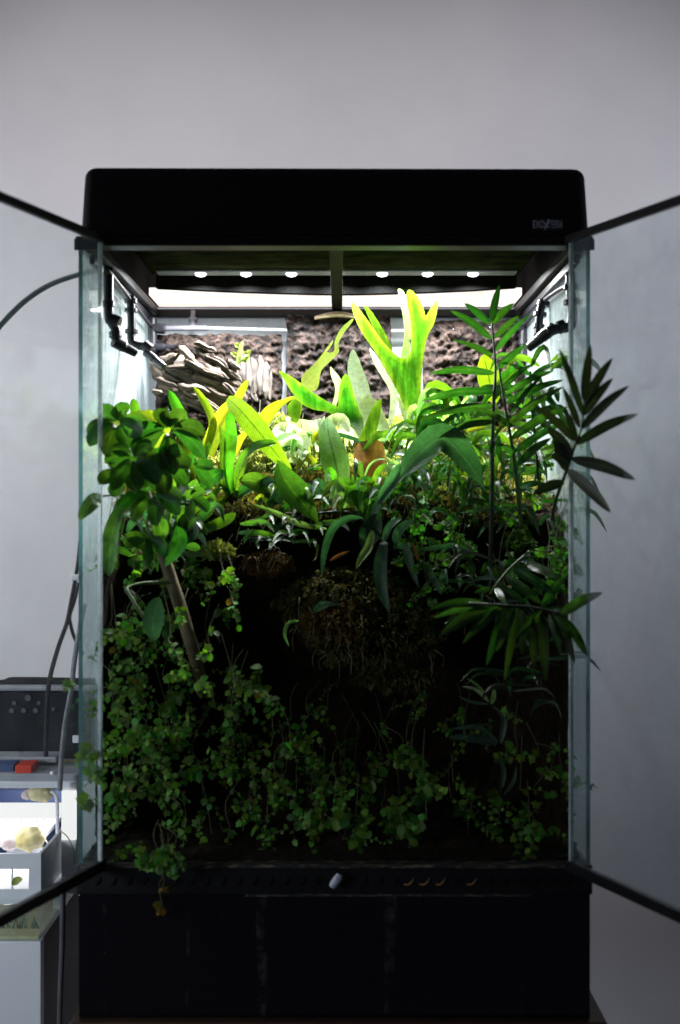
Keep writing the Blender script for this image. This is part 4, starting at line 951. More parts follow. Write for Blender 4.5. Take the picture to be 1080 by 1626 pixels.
for sp_, w_, m_ in (([(660, 260), (720, 150), (820, 85), (950, 60)], 56, 'palm'), ([(690, 260), (790, 180), (900, 150), (1040, 100)], 40, 'dark'), ([(800, 160), (880, 40), (1000, 50), (1075, 60)], 40, 'dark'),
                    ([(930, 450), (1040, 380), (1070, 420), (1070, 500)], 40, 'dark'), ([(840, 330), (950, 290), (1060, 240)], 30, 'strap'), ([(530, 580), (560, 500), (600, 430)], 60, 'dark'), ([(500, 600), (540, 480), (560, 420)], 34, 'dark'),
                    ([(480, 600), (480, 520), (490, 450)], 26, 'umbrella'), ([(690, 620), (700, 540), (730, 470)], 70, 'dark'), ([(800, 690), (810, 610), (800, 550)], 50, 'dark'), ([(580, 540), (590, 600), (600, 640)], 40, 'dark'),
                    ([(245, 770), (300, 700), (380, 640), (470, 605)], 34, 'yellow'), ([(490, 830), (530, 780), (630, 740)], 28, 'yellow'), ([(490, 900), (510, 860), (525, 840)], 34, 'strap'),
                    ([(170, 650), (200, 590), (270, 540)], 26, 'yellow'), ([(85, 600), (130, 490), (200, 440), (270, 440)], 26, 'strap'), ([(280, 430), (340, 390), (430, 410)], 50, 'dark'),
                    ([(730, 700), (800, 690), (840, 740), (830, 800)], 26, 'dark'), ([(810, 820), (860, 850), (880, 920), (865, 1010)], 26, 'dark'), ([(960, 720), (1010, 740), (1040, 790), (1030, 840)], 50, 'dark'),
                    ([(900, 330), (980, 360), (1040, 330)], 40, 'bromeliad'), ([(900, 420), (960, 360), (1010, 350)], 60, 'palm'), ([(820, 300), (900, 220), (1060, 180)], 50, 'yellow')):
    blade([(a, b, .19 - .05 * i / len(sp_)) for i, (a, b) in enumerate(CG(sp_))], w_ / 4.909, 'lance', L[m_], gw, fold=.3, roll=random.uniform(-25, 25))
stem([(a, b, .15) for a, b in CG([(850, 190), (880, 300), (915, 450)])], .0016, M['stem_dark'], gw)
def tuft(name, label, cx, cy, Y, n, ln, w_, mats, seed, cat='fern', up=.6, wid=60, kind='lance', hgt=30):
    rnd = random.Random(seed); root = thing(name, P(cx, cy, Y), label, cat)
    for i in range(n):
        x, y = cx + rnd.uniform(-wid, wid), cy + rnd.uniform(-hgt, hgt); a = rnd.uniform(-1.45, 1.45); l = ln * rnd.uniform(.5, 1.2); Yi = Y + rnd.uniform(-.03, .03)
        dx = math.sin(a) * l; uy = math.cos(a) * l * up
        p = [(x, y, Yi), (x + dx * .35, y - uy * .75, Yi - .012), (x + dx * .75, y - uy * .85, Yi - .025), (x + dx, y - uy * .35 + l * .22, Yi - .04)]
        blade(p, w_ * rnd.uniform(.6, 1.3), kind, L[rnd.choice(mats)], root, fold=.3, roll=rnd.uniform(-40, 40), nseg=10, nc=1, twist=rnd.uniform(-25, 25))
    return root
tuft('shade_fern', 'shaded narrow leaved fern filling the space between the palm stems', 800, 790, .16, 44, 95, 12, ('palm', 'palm', 'dark', 'umbrella'), 51, wid=75, hgt=60)
tuft('shade_fern', 'dim narrow leaved fern hanging below the middle of the right ledge', 770, 940, .12, 34, 85, 10, ('palm_unlit', 'palm', 'dark'), 52, up=.25, wid=80, hgt=60)
tuft('shade_fern', 'bright grassy fern behind the arching dark leaf', 720, 720, .24, 30, 85, 12, ('palm', 'strap', 'bromeliad', 'umbrella'), 53, wid=55, hgt=40)
tuft('shade_fern', 'short green leaves crowding the foot of the broad strap leaf', 520, 800, .18, 26, 60, 13, ('umbrella', 'dark', 'bromeliad'), 54, wid=90, hgt=25)
tuft('shade_fern', 'pale leaf fragments crowding behind the broad strap leaf', 490, 720, .27, 26, 55, 16, ('pale', 'strap', 'pale', 'yellow'), 55, wid=60, hgt=40, kind='ovate')
tuft('shade_fern', 'dark leaves crowding under the umbrella plant whorls', 250, 850, .12, 26, 60, 15, ('umbrella', 'dark', 'palm'), 56, wid=70, hgt=40)
tuft('shade_fern', 'dark narrow leaves low beside the right pane', 850, 1060, .06, 26, 80, 10, ('palm_unlit', 'palm'), 57, up=.2, wid=45, hgt=70)
tuft('shade_fern', 'mid green arching leaves spreading right of the tall forked fern', 700, 690, .22, 24, 95, 17, ('strap', 'palm', 'umbrella', 'bromeliad'), 71, wid=45, hgt=35)
tuft('shade_fern', 'green leaves fanning out behind the leaning palm frond', 845, 650, .15, 26, 80, 14, ('palm', 'umbrella', 'palm', 'bromeliad'), 72, up=.5, wid=40, hgt=80)
tuft('shade_fern', 'mixed green leaves between the striped leaf and the brown shield frond', 600, 790, .17, 24, 75, 15, ('umbrella', 'strap', 'dark', 'bromeliad'), 73, up=.5, wid=70, hgt=25)
tuft('shade_fern', 'drooping green leaves over the ledge left of the middle', 440, 845, .14, 22, 60, 11, ('umbrella', 'dark', 'palm'), 74, up=.1, wid=70, hgt=22)
ag = thing('small_rosette', P(770, 1110, .06), 'small shaded rosette of stiff leaves low on the right', 'plant')
for sp_, w_, m_ in (([(776, 1114), (755, 1095), (733, 1090)], 8, 'pale'), ([(776, 1114), (760, 1090), (740, 1076)], 7, 'strap'), ([(780, 1118), (784, 1105), (785, 1090)], 11, 'strap'), ([(776, 1118), (750, 1115), (725, 1104)], 7, 'dark')):
    blade([(a, b, .06) for a, b in sp_], w_, 'lance', L[m_], ag, fold=.3)
ag2 = thing('low_strap_plant', P(745, 1175, .08), 'shaded low plant with long flat leaves above the right foliage', 'plant')
for sp_, w_ in (([(790, 1180), (750, 1172), (712, 1170)], 20), ([(790, 1178), (760, 1155), (716, 1158)], 12), ([(795, 1255), (800, 1225), (790, 1200)], 12), ([(800, 1262), (815, 1240), (820, 1215)], 10), ([(795, 1180), (800, 1140), (780, 1120)], 14)):
    blade([(a, b, .08) for a, b in sp_], w_, 'lance', L['dark'], ag2, fold=.3)

# ------------------------------------------------------------------ umbrella plant at the left front
um = thing('umbrella_plant', P(295, 1000, .05), 'umbrella plant with a woody stem and dark rounded leaves at the left front', 'plant')
stem([(322, 1100, .13), (312, 1050, .09), (300, 1010, .06), (285, 960, .05), (264, 895, .04), (248, 840, .03), (235, 790, .03), (222, 745, .03), (210, 710, .03)], [.008, .0086, .0086, .0082, .0074, .0062, .005, .004, .003], M['stem_wood'], um, 'trunk', 10)
stem([(248, 840, .03), (262, 790, .03), (262, 740, .02), (268, 690, .02)], [.0045, .004, .003, .002], M['stem_wood'], um, 'branch')
stem([(222, 745, .03), (200, 715, .02), (187, 680, .01)], [.003, .0025, .0018], M['stem_green'], um, 'branch')
stem([(275, 925, .04), (230, 926, .03), (205, 932, .02), (200, 940, .01)], [.0028, .0022, .002, .0018], M['stem_green'], um, 'branch')
stem([(200, 935, .01), (215, 960, .0), (228, 980, .0)], .0022, M['stem_green'], um, 'branch')
stem([(236, 802, .02), (270, 800, .01), (300, 800, .01)], .0018, M['stem_green'], um, 'branch')
rnd = random.Random(21)
def whorl(cx, cy, Y, rad, n, w_, a0=0, droop=.35, mat='umbrella', arc=360):
    for i in range(n):
        a = R(a0 + arc * i / n + rnd.uniform(-14, 14)); r = rad * rnd.uniform(.8, 1.12)
        ex, ey = math.cos(a) * r, -math.sin(a) * r * .78
        Ye = Y - .03 * math.sin(-a) * .5 - rnd.uniform(0, .02)
        dr = droop * r
        blade([(cx + ex * .10, cy + ey * .10, Y), (cx + ex * .30, cy + ey * .30 - r * .05, (Y * .7 + Ye * .3)), (cx + ex * .7, cy + ey * .7 + dr * .2, (Y + Ye) / 2), (cx + ex, cy + ey + dr, Ye)], w_ * rnd.uniform(.85, 1.2), 'obov', L[mat], um,
              fold=.25, roll=rnd.uniform(-30, 30), nseg=12, nc=2)
whorl(186, 672, .01, 46, 9, 30, 20)
whorl(268, 684, .01, 60, 9, 28, 10)
whorl(212, 728, -.01, 50, 8, 27, 40, .3)
whorl(258, 738, .0, 56, 8, 26, 5, .3)
whorl(196, 752, .0, 38, 6, 26, 10, .3)
whorl(240, 785, .01, 48, 7, 22, 25, .35)
whorl(303, 742, .05, 42, 6, 20, 70, .3)
whorl(300, 790, .06, 38, 6, 20, 30, .4)
whorl(236, 850, .02, 42, 4, 20, 200, .3, arc=240)
blade([(160, 788, .0), (148, 796, -.02), (132, 815, -.03), (126, 826, -.03)], 24, 'ovate', L['umbrella'], um, fold=.2, label='dark leaf reaching past the glass edge')
stem([(200, 785, .0), (160, 788, .0)], .0014, M['stem_green'], um, 'branch')
blade([(250, 950, -.01), (246, 970, -.015), (243, 995, -.02), (247, 1018, -.02)], 34, 'ovate', L['dark'], um, fold=.2, label='hanging dark leaf with a brown edge')
blade([(210, 810, .06), (190, 815, .05), (178, 850, .04), (172, 915, .04)], 30, 'strap', L['umbrella'], um, fold=.35, roll=25)
for a in ([(252, 880, .02), (225, 860, .01), (198, 848, .0)], [(262, 900, .02), (285, 860, .01), (280, 835, .0)], [(255, 865, .02), (255, 840, .01), (250, 815, .0)]): blade(a, 26, 'obov', L['umbrella'], um, fold=.3)
blade([(292, 870, .08), (305, 868, .08), (318, 872, .08)], 14, 'obov', L['maiden'], um, fold=.2)
blade([(185, 905, .05), (180, 890, .05), (176, 878, .05)], 14, 'obov', L['maiden'], um, fold=.2)

# ------------------------------------------------------------------ small-leaved creepers
def small_leaf(name, out, mat, bend=.18):
    """leaf in the XY plane, base at origin, tip at y=1; normal +Z; slightly folded"""
    mb = MB(); vs = []; uv = []; fs = []
    for (y, w_) in out:
        for u in (-1, 0, 1):
            vs.append((u * w_, y + (0.06 if abs(u) else 0) * (1 if y > .6 else 0), bend * abs(u) * w_ - .22 * (y - .4) ** 2)); uv.append((.5 + .5 * u, y))
    n = len(out)
    for i in range(n - 1):
        for j in range(2): fs.append((i * 3 + j, i * 3 + j + 1, (i + 1) * 3 + j + 1, (i + 1) * 3 + j))
    mb.add(vs, fs, uv)
    o = mb.build(name, mat, None, True); me = o.data; bpy.data.objects.remove(o); return me
def fan_leaf(name, mat, lobes=3, depth=.16):
    mb = MB(); vs = [(0, 0, 0)]; uv = [(.5, 0)]; n = 10
    for i in range(n + 1):
        a = R(-62 + 124 * i / n); r = .95 - depth * abs(math.cos(math.pi * lobes * i / n)) ** 3
        vs.append((math.sin(a) * r * .85, math.cos(a) * r * .9 + .05, .12 * math.cos(i * 1.9) - .1 * r)); uv.append((i / n, 1))
    mb.add(vs, [(0, i + 1, i) for i in range(1, n + 1)], uv)
    o = mb.build(name, mat, None, True); me = o.data; bpy.data.objects.remove(o); return me
def ivy_leaf(name, mat):
    rim = [(0, 0), (.34, -.06), (.5, .16), (.36, .34), (.56, .56), (.3, .66), (.14, .84), (0, 1.0)]
    pts = rim + [(-x, y) for x, y in reversed(rim[1:-1])]
    mb = MB(); vs = [(0, .42, .06)] + [(x, y, -.14 * abs(x) - .1 * (y - .5) ** 2) for x, y in pts]; n = len(pts)
    mb.add(vs, [(0, i + 1, (i + 1) % n + 1) for i in range(n)], [(.5, .4)] + [(.5 + x, y) for x, y in pts])
    o = mb.build(name, mat, None, True); me = o.data; bpy.data.objects.remove(o); return me
FIG = [small_leaf('leaf', [(0, .02), (.12, .24), (.35, .40), (.6, .42), (.82, .27), (.95, .10), (1.0, .01)], L['fig']),
       small_leaf('leaf', [(0, .02), (.15, .30), (.4, .46), (.65, .38), (.85, .2), (1.0, .01)], L['fig']),
       ivy_leaf('leaf', L['fig'])]
FIGY = [small_leaf('leaf', [(0, .02), (.12, .24), (.35, .40), (.6, .42), (.82, .27), (1.0, .01)], L['figyellow'])]
MAID = [fan_leaf('leaf', L['maiden']), fan_leaf('leaf', L['maiden'], 4, .10)]
IVY = [ivy_leaf('leaf', L['fig'])]

def in_poly(x, y, poly):
    c = False; j = len(poly) - 1
    for i in range(len(poly)):
        xi, yi = poly[i]; xj, yj = poly[j]
        if (yi > y) != (yj > y) and x < (xj - xi) * (y - yi) / (yj - yi) + xi: c = not c
        j = i
    return c
def creeper(name, label, poly, Y0, Y1, n, size, meshes, seed, group=None, sprig=(6, 11), slen=62, yellow=.012, down=.6, cat='creeper', dark=M['stem_creeper']):
    rnd = random.Random(seed); root = None; cnt = 0; mbs = MB()
    xs = [p[0] for p in poly]; ys = [p[1] for p in poly]
    root = thing(name, P(sum(xs) / len(xs), max(ys), (Y0 + Y1) / 2), label, cat, group)
    tries = 0
    while cnt < n and tries < 6000:
        tries += 1
        x, y = rnd.uniform(min(xs), max(xs)), rnd.uniform(min(ys), max(ys))
        if not in_poly(x, y, poly): continue
        # clumps and gaps
        if noise.noise(Vector((x * .022, y * .022, seed))) < -.12 and rnd.random() < .8: continue
        Y = rnd.uniform(Y0, Y1); a = rnd.uniform(-1.2, 1.2) + math.pi / 2 * 1.0
        ln = slen * rnd.uniform(.6, 1.3); k = rnd.randint(*sprig)
        dx = math.cos(a) * ln; dy = math.sin(a) * ln * down + rnd.uniform(-.5, .3) * ln
        dY = rnd.uniform(-.03, .02)
        p = [Vector((x + dx * t, y + dy * t + ln * .25 * t * t, Y + dY * t)) for t in (0, .25, .5, .75, 1)]
        mbs.tube([P(*q) for q in p], [.0007, .0007, .0006, .0005, .0003], 4, 2, caps=False)
        if rnd.random() < .45: mbs.tube([P(x, y, Y), P(x + rnd.uniform(-8, 8), y - rnd.uniform(15, 40), Y + .01), P(x + rnd.uniform(-25, 25), y - rnd.uniform(40, 90), Y + .025)], .0006, 4, 3, caps=False)
        for i in range(k):
            t = (i + .6) / k; q = p[0].lerp(p[2], t * 2) if t < .5 else p[2].lerp(p[4], t * 2 - 1)
            sd = 1 if i % 2 else -1
            if i == k - 1: sd = 0
            dirp = Vector((dx, 0, -dy - ln * .5 * t)).normalized()
            perp = Vector((-dirp.z, 0, dirp.x)) * sd
            ld = (dirp * .5 + perp * .9 + Vector((rnd.gauss(0, .25), rnd.gauss(-.15, .3), rnd.gauss(0, .25)))).normalized()
            nr = Vector((rnd.gauss(0, .35), -0.75 + rnd.gauss(0, .3), .75 + rnd.gauss(0, .35)))
            nr = (nr - ld * nr.dot(ld)).normalized(); xx = ld.cross(nr)
            sz = size * .78 * K(Y) * rnd.choice((rnd.uniform(.5, .9), rnd.uniform(.8, 1.5))) * (1 - .3 * t)
            m = Matrix((xx, ld, nr)).transposed().to_4x4() @ Matrix.Diagonal((sz, sz, sz, 1))
            m.translation = P(*q)
            me = rnd.choice(FIGY) if rnd.random() < yellow else rnd.choice(meshes)
            o = bpy.data.objects.new('leaf', me); link(o, root); o.matrix_basis = m
            cnt += 1
            if cnt >= n: break
    mbs.build('stem', dark, root, True)['kind'] = 'stuff'
    return root
GC = 'small-leaved creepers in the lower terrarium'
creeper('creeping_fig', 'outermost creeper leaves covering the lower left pane corner', [(168, 1080), (260, 1100), (280, 1250), (240, 1350), (168, 1340)], -.005, .05, 260, 15, FIG, 21, GC)
creeper('creeping_fig', 'creeper leaves filling in behind the woody stem foot', [(168, 980), (360, 1000), (390, 1150), (170, 1180)], .03, .10, 280, 14, FIG, 22, GC)
creeper('creeping_fig', 'low creeper between the left curtain and the bottom middle', [(300, 1180), (480, 1150), (560, 1230), (560, 1350), (300, 1350)], .04, .10, 260, 15, FIG, 23, GC)
creeper('creeping_fig', 'dense small leaved creeper curtain on the left side of the opening', [(168, 960), (300, 980), (340, 1060), (345, 1200), (310, 1330), (270, 1370), (168, 1330)], .0, .09, 290, 16, FIG, 1, GC)
creeper('creeping_fig', 'shaded creeper foliage deep behind the left curtain', [(170, 940), (330, 960), (400, 1100), (400, 1340), (180, 1360)], .09, .16, 230, 16, FIG, 2, GC)
creeper('creeping_fig', 'creeper sprays tangled around the woody stem at left', [(168, 830), (240, 840), (330, 900), (390, 910), (392, 990), (330, 1040), (240, 1000), (168, 980)], .03, .11, 190, 15, FIG + MAID, 3, GC)
creeper('creeping_fig', 'trailing creeper spreading from the left towards the middle', [(320, 1030), (420, 1040), (420, 1090), (500, 1110), (505, 1180), (560, 1240), (560, 1330), (330, 1345), (300, 1200)], .02, .11, 290, 17, FIG, 4, GC)
creeper('creeping_fig', 'creeper mound with larger leaves at the bottom middle', [(560, 1230), (590, 1190), (660, 1180), (720, 1200), (730, 1290), (690, 1330), (600, 1345), (560, 1330)], .01, .09, 170, 21, FIG, 5, GC)
creeper('creeping_fig', 'sparse shaded creeper at the bottom right of the middle mound', [(700, 1190), (790, 1180), (800, 1330), (740, 1340), (700, 1260)], .04, .12, 120, 15, FIG, 6, GC)
creeper('creeping_fig', 'small creeper climbing beside the right pane near the bottom', [(820, 1170), (900, 1150), (902, 1335), (830, 1345)], .0, .07, 120, 16, FIG, 7, GC)
creeper('creeping_fig', 'creeper tip hanging over the vent strip at lower left', [(225, 1330), (290, 1340), (286, 1390), (268, 1415), (240, 1390)], -.035, -.012, 90, 17, IVY, 8, GC, slen=26, yellow=.0)
creeper('creeping_fig', 'yellowing last leaves of the creeper tip in front of the dark base', [(246, 1405), (270, 1405), (268, 1430), (256, 1440)], -.035, -.02, 16, 14, FIGY, 9, GC, slen=12)
creeper('creeping_fig', 'lobed green leaves poking past the lower left glass edge', [(128, 1170), (165, 1180), (165, 1300), (140, 1290), (125, 1220)], -.02, .0, 40, 20, IVY, 10, GC, slen=22)
creeper('creeping_fig', 'few light green leaves in front of the clear hose at left', [(98, 1055), (124, 1062), (124, 1100), (100, 1095)], -.03, -.02, 13, 16, IVY, 11, GC, slen=14, yellow=.1)
creeper('creeping_fig', 'thin creeper scattered over the dark middle above the mound', [(430, 1120), (500, 1110), (520, 1200), (640, 1180), (660, 1240), (480, 1260)], .08, .15, 70, 14, FIG, 12, GC)
creeper('creeping_fig', 'dim creeper leaves below the lowest palm frond at right', [(690, 1120), (800, 1120), (810, 1180), (720, 1180)], .05, .12, 40, 12, FIG, 13, GC)
creeper('maidenhair_fern', 'fine leaved fern hanging beside the drooping dark leaves', [(648, 780), (740, 790), (752, 860), (720, 930), (655, 910), (640, 850)], .09, .14, 190, 15, MAID, 14, None, slen=36, yellow=.0, cat='fern')
creeper('maidenhair_fern', 'fern fronds hanging lowest below the middle ledge', [(655, 920), (690, 925), (690, 990), (665, 1000)], .08, .10, 24, 12, MAID, 15, None, slen=40, yellow=.0, cat='fern')
creeper('maidenhair_fern', 'lit fine fern under the arching dark leaf', [(600, 770), (690, 745), (760, 760), (800, 800), (700, 830), (620, 830)], .13, .20, 170, 13, MAID, 16, None, slen=30, yellow=.02, cat='fern')
creeper('maidenhair_fern', 'green fern tuft between the palm stems at right', [(770, 700), (880, 700), (890, 860), (800, 880), (760, 800)], .13, .22, 210, 17, MAID + FIG, 17, None, slen=40, yellow=.03, cat='fern')
creeper('maidenhair_fern', 'small fern beside the right pane above the low palm frond', [(780, 870), (900, 860), (905, 960), (850, 960), (760, 960)], .06, .12, 110, 14, MAID, 18, None, slen=34, yellow=.02, cat='fern')
creeper('maidenhair_fern', 'low green fern behind the umbrella plant at the left pane', [(172, 780), (230, 800), (330, 860), (320, 900), (172, 900)], .08, .16, 110, 14, MAID + FIG, 19, None, slen=30, cat='fern')

creeper('maidenhair_fern', 'fine fern pressed against the right pane above the low palm', [(862, 800), (903, 790), (903, 960), (870, 960)], .02, .12, 130, 15, MAID, 61, None, slen=36, yellow=.0, cat='fern')
creeper('creeping_fig', 'young creeper leaves in front of the woody stem', [(240, 930), (330, 960), (345, 1090), (270, 1090)], -.01, .03, 60, 14, FIG, 63, GC, slen=40)
creeper('maidenhair_fern', 'bright fine fern in the yellow moss behind the striped leaf', [(395, 690), (520, 680), (530, 780), (400, 790)], .22, .29, 150, 13, MAID, 64, None, slen=30, yellow=.03, cat='fern')
creeper('maidenhair_fern', 'bright fine fern at the foot of the tall forked frond', [(585, 680), (710, 670), (720, 760), (600, 770)], .22, .30, 150, 13, MAID, 65, None, slen=30, yellow=.03, cat='fern')
creeper('creeping_fig', 'fine dim creeper threads hanging in front of the dark soil wall', [(330, 1000), (560, 1080), (760, 1090), (800, 1190), (560, 1210), (400, 1120)], .10, .17, 120, 10, FIG + MAID, 62, GC, slen=50, yellow=.0)
for a_ in ([(672, 725, .28), (700, 690, .26), (722, 640, .25)], [(680, 725, .28), (690, 690, .27), (690, 655, .27)], [(690, 730, .27), (720, 700, .25), (745, 690, .23)], [(655, 725, .27), (640, 700, .26), (618, 690, .25)], [(660, 722, .28), (650, 680, .28), (648, 650, .28)]):
    blade(a_, random.uniform(16, 26), 'lance', L[random.choice(('pale', 'pale', 'yellow'))], sg, name='frond', fold=.25, roll=random.uniform(-25, 25))

# ------------------------------------------------------------------ aquarium shelf at the left
W_ = {}
W_['white'] = pbr('white_plastic', (0.70, 0.70, 0.74), (0.78, 0.78, 0.80), 0.4, 20)
W_['grey'] = pbr('shelf_grey', (0.28, 0.28, 0.31), (0.36, 0.36, 0.38), 0.45, 20)
W_['dot'] = pbr('dot_grey', (0.05, 0.05, 0.055), (0.09, 0.09, 0.10), 0.5, 20)
W_['dark'] = pbr('tank_dark', (0.004, 0.004, 0.007), (0.011, 0.011, 0.018), 0.35, 8, spec=0.25)
W_['brown'] = pbr('cabinet_side', (0.02, 0.012, 0.008), (0.035, 0.02, 0.012), 0.55, 16, stretch=(1, 1, 6))
W_['red'] = pbr('red_card', (0.62, 0.035, 0.012), (0.68, 0.05, 0.02), 0.5, 20)
W_['blue'] = pbr('blue_dark', (0.03, 0.05, 0.14), (0.07, 0.10, 0.22), 0.4, 12)
W_['cream'] = pbr('cream_rock', (0.55, 0.45, 0.16), (0.74, 0.68, 0.42), 0.7, 40, bump=0.4)
W_['pink'] = pbr('pink_coral', (0.62, 0.45, 0.42), (0.75, 0.65, 0.62), 0.7, 60, bump=0.5)
def bx(name, x0, y0, x1, y1, Y0, Y1, mat, parent=None, bevel=.002):
    a = P(x0, y0, Y0); b = P(x1, y1, Y0); mb = MB(); mb.box((a.x, Y0, b.z), (b.x, Y1, a.z)); return mb.build(name, mat, parent, bevel=bevel)
bt = thing('black_tank', P(40, 1215, .30), 'black rear tank with a curved dark lid standing at the far left', 'tank')
bx('tank_body', -70, 1098, 150, 1213, .30, .335, W_['dark'], bt)
bx('grey_rim', -70, 1091, 150, 1097.5, .295, .338, W_['grey'], bt)
mb = MB(); mb.tube([P(-60, 1099, .325), P(-5, 1091, .325), P(12, 1086, .325), P(30, 1083, .325), P(150, 1085, .325)], [.010, .010, .008, .008, .008], 10, 4); mb.build('lid', M['black_plastic'], bt, True)
dot = None
for x, y, r in ((45, 1108, 5), (23, 1116, 3.4), (62, 1116, 3), (19, 1128, 4), (38, 1128, 4), (57, 1128, 4), (85, 1126, 3)):
    if dot is None: mb = MB(); mb.tube([(0, 0, 0), (0, -.002, 0)], 1.0, 12, smooth=False); mb.v = [(a * K(.3), b, c * K(.3)) for a, b, c in mb.v]; dot = mb.build('suction_cup', W_['dot'], bt); o = dot
    else: o = dot.copy(); link(o, bt)
    o.location = P(x, y, .2995); o.scale = (r, 1, r)
sh = thing('display_shelf', P(60, 1250, .22), 'white shelf unit with lit glass fronts left of the terrarium', 'shelf')
bx('shelf_board', -90, 1229, 150, 1241, .21, .50, W_['grey'], sh)
bx('front_rail', -90, 1241.5, 96, 1252, .205, .215, W_['white'], sh)
bx('post', 97, 1241, 122, 1420, .2055, .225, W_['white'], sh)
bx('back_board', -90, 1254, 125, 1420, .47, .49, W_['blue'], sh)
bx('shelf_board', -90, 1338, 60, 1346, .27, .46, W_['white'], sh)
bx('hood_edge', -90, 1202, 90, 1212, .255, .292, W_['grey'], sh)
ltb = thing('aquarium_lamp', P(40, 1290, .24), 'white glowing lamp bar across the lit shelf at left', 'lamp')
mb = MB(); a = P(-90, 1280, .24); b = P(94, 1299, .24); mb.box((a.x, .235, b.z), (b.x, .26, a.z)); mb.build('light_bar', emit('white_glow', (1, .97, .96), 1.05), ltb, bevel=.002)
a = P(98, 1256, .2); b = P(121, 1334, .2); mb = MB(); mb.box((a.x, .199, b.z), (b.x, .2045, a.z)); mb.build('post_glare', bpy.data.materials['white_glow'], ltb, bevel=.001)  # emissive panel added over the post to imitate its lamp-lit glare
l = area('aquarium_beam', P(-10, 1302, .27), P(0, 1420, .30), .26, .03, 0.65, (1, .97, 1), 170); l.parent = ltb; l.matrix_parent_inverse = Matrix.Translation(-ltb.location)
l = area('aquarium_beam', P(20, 1256, .30), P(30, 1320, .30), .2, .05, 0.35, (1, .97, 1), 170); l.parent = ltb; l.matrix_parent_inverse = Matrix.Translation(-ltb.location)
wr = thing('white_wire', P(30, 1330, .26), 'thin white wires slanting across the lit shelf behind the bin', 'wire')
for q in ([(8, 1312), (22, 1297)], [(33, 1299), (42, 1330)], [(58, 1299), (66, 1326)], [(70, 1299), (64, 1318), (76, 1340)], [(12, 1300), (2, 1335)]):
    mb = MB(); mb.tube([P(a_, b_, .262) for a_, b_ in q], .0011, 6, 4); mb.build('wire', W_['white'], wr, True)
rbx = thing('red_carton', P(30, 1232, .2), 'small red box lying on the left shelf', 'box')
bx('carton', 24, 1216, 50, 1231, .215, .25, W_['red'], rbx, .001)
bx('dark_label', -60, 1214, 22, 1232, .222, .25, W_['blue'], rbx, .001)
wb = thing('plastic_bin', P(30, 1420, .16), 'white plastic bin with slots in front of the lit shelf', 'bin')
mb = MB(); a = P(-80, 1356, .14); b = P(65, 1436, .14)
z0, z1 = b.z, a.z; h = z1 - z0
mb.box((a.x, .14, z0), (b.x, .144, z0 + h * .30)); mb.box((a.x, .14, z1 - h * .30), (b.x, .144, z1)); mb.box((b.x - .016, .14, z0 + h * .301), (b.x, .144, z1 - h * .301)); mb.box((P(18, 0, .14).x, .1405, z0 + h * .301), (P(20, 0, .14).x, .1435, z1 - h * .301))
mb.build('slotted_front', W_['white'], wb)
mb = MB(); mb.box((b.x - .004, .1445, z0), (b.x, .33, z1)); mb.build('side_panel', W_['grey'], wb)
mb = MB(); mb.box((a.x, .1445, z0), (b.x - .0045, .33, z0 + .004)); mb.build('floor_panel', W_['white'], wb)
blade([(20, 1405, .139), (27, 1398, .139), (36, 1396, .139)], 12, 'ovate', L['moss'], wb, 'leaf_scrap')
for nm, c, r, mt, lb, sd in (('shell', (47, 1332), .022, W_['cream'], 'pale yellow shell lying in the plastic bin', 2.2), ('shell', (66, 1258), .018, W_['cream'], 'pale yellow shell hanging under the grey shelf', 3.3),
                             ('coral', (44, 1262), .009, W_['pink'], 'small pinkish coral piece beside the hanging shell', 4.4), ('coral', (18, 1336), .017, W_['pink'], 'white coral chunk left of the yellow shell', 5.5)):
    lump(nm, P(c[0], c[1], .25), r, r * .8, r * .75, mt, lb, nm, sd, .3, 24, nu=26, nv=18)
mb = MB(); mb.tube([P(81, 1256, .228), P(88, 1262, .228), P(91, 1280, .228), P(91, 1345, .228)], .0026, 8, 5); tag(mb.build('air_tube', W_['white'], None, True), 'thin white air tube bending down in the lit shelf', 'tube')
mb = MB(); mb.tube([P(97, 1320, .2), P(108, 1330, .19), P(117, 1350, .19), P(118, 1372, .19)], .0007, 6, 5); tag(mb.build('thin_wire', M['stem_wood'], None, True), 'thin brown wire curling beside the white post', 'wire')
pebs = thing('pebble', P(84, 1227, .22), 'white pebble on the grey shelf near the clear hose', 'pebble', None)
mb = MB(); mb.tube([P(80, 1226, .215), P(84, 1228, .212), P(88, 1230, .215)], [.001, .0035, .001], 8, 4); mb.build('stone', W_['white'], pebs, True)
mb = MB(); mb.box(P(115, 1180, .28), P(127, 1167, .285)); tag(mb.build('paper_tag', W_['white'], None, bevel=.001), 'small white tag on the dark tank beside the glass edge', 'tag')
bx_ = bx('yellow_strip', 100, 1208, 128, 1215, .28, .289, W_['cream']); tag(bx_, 'narrow yellow strip at the foot of the black tank', 'strip')
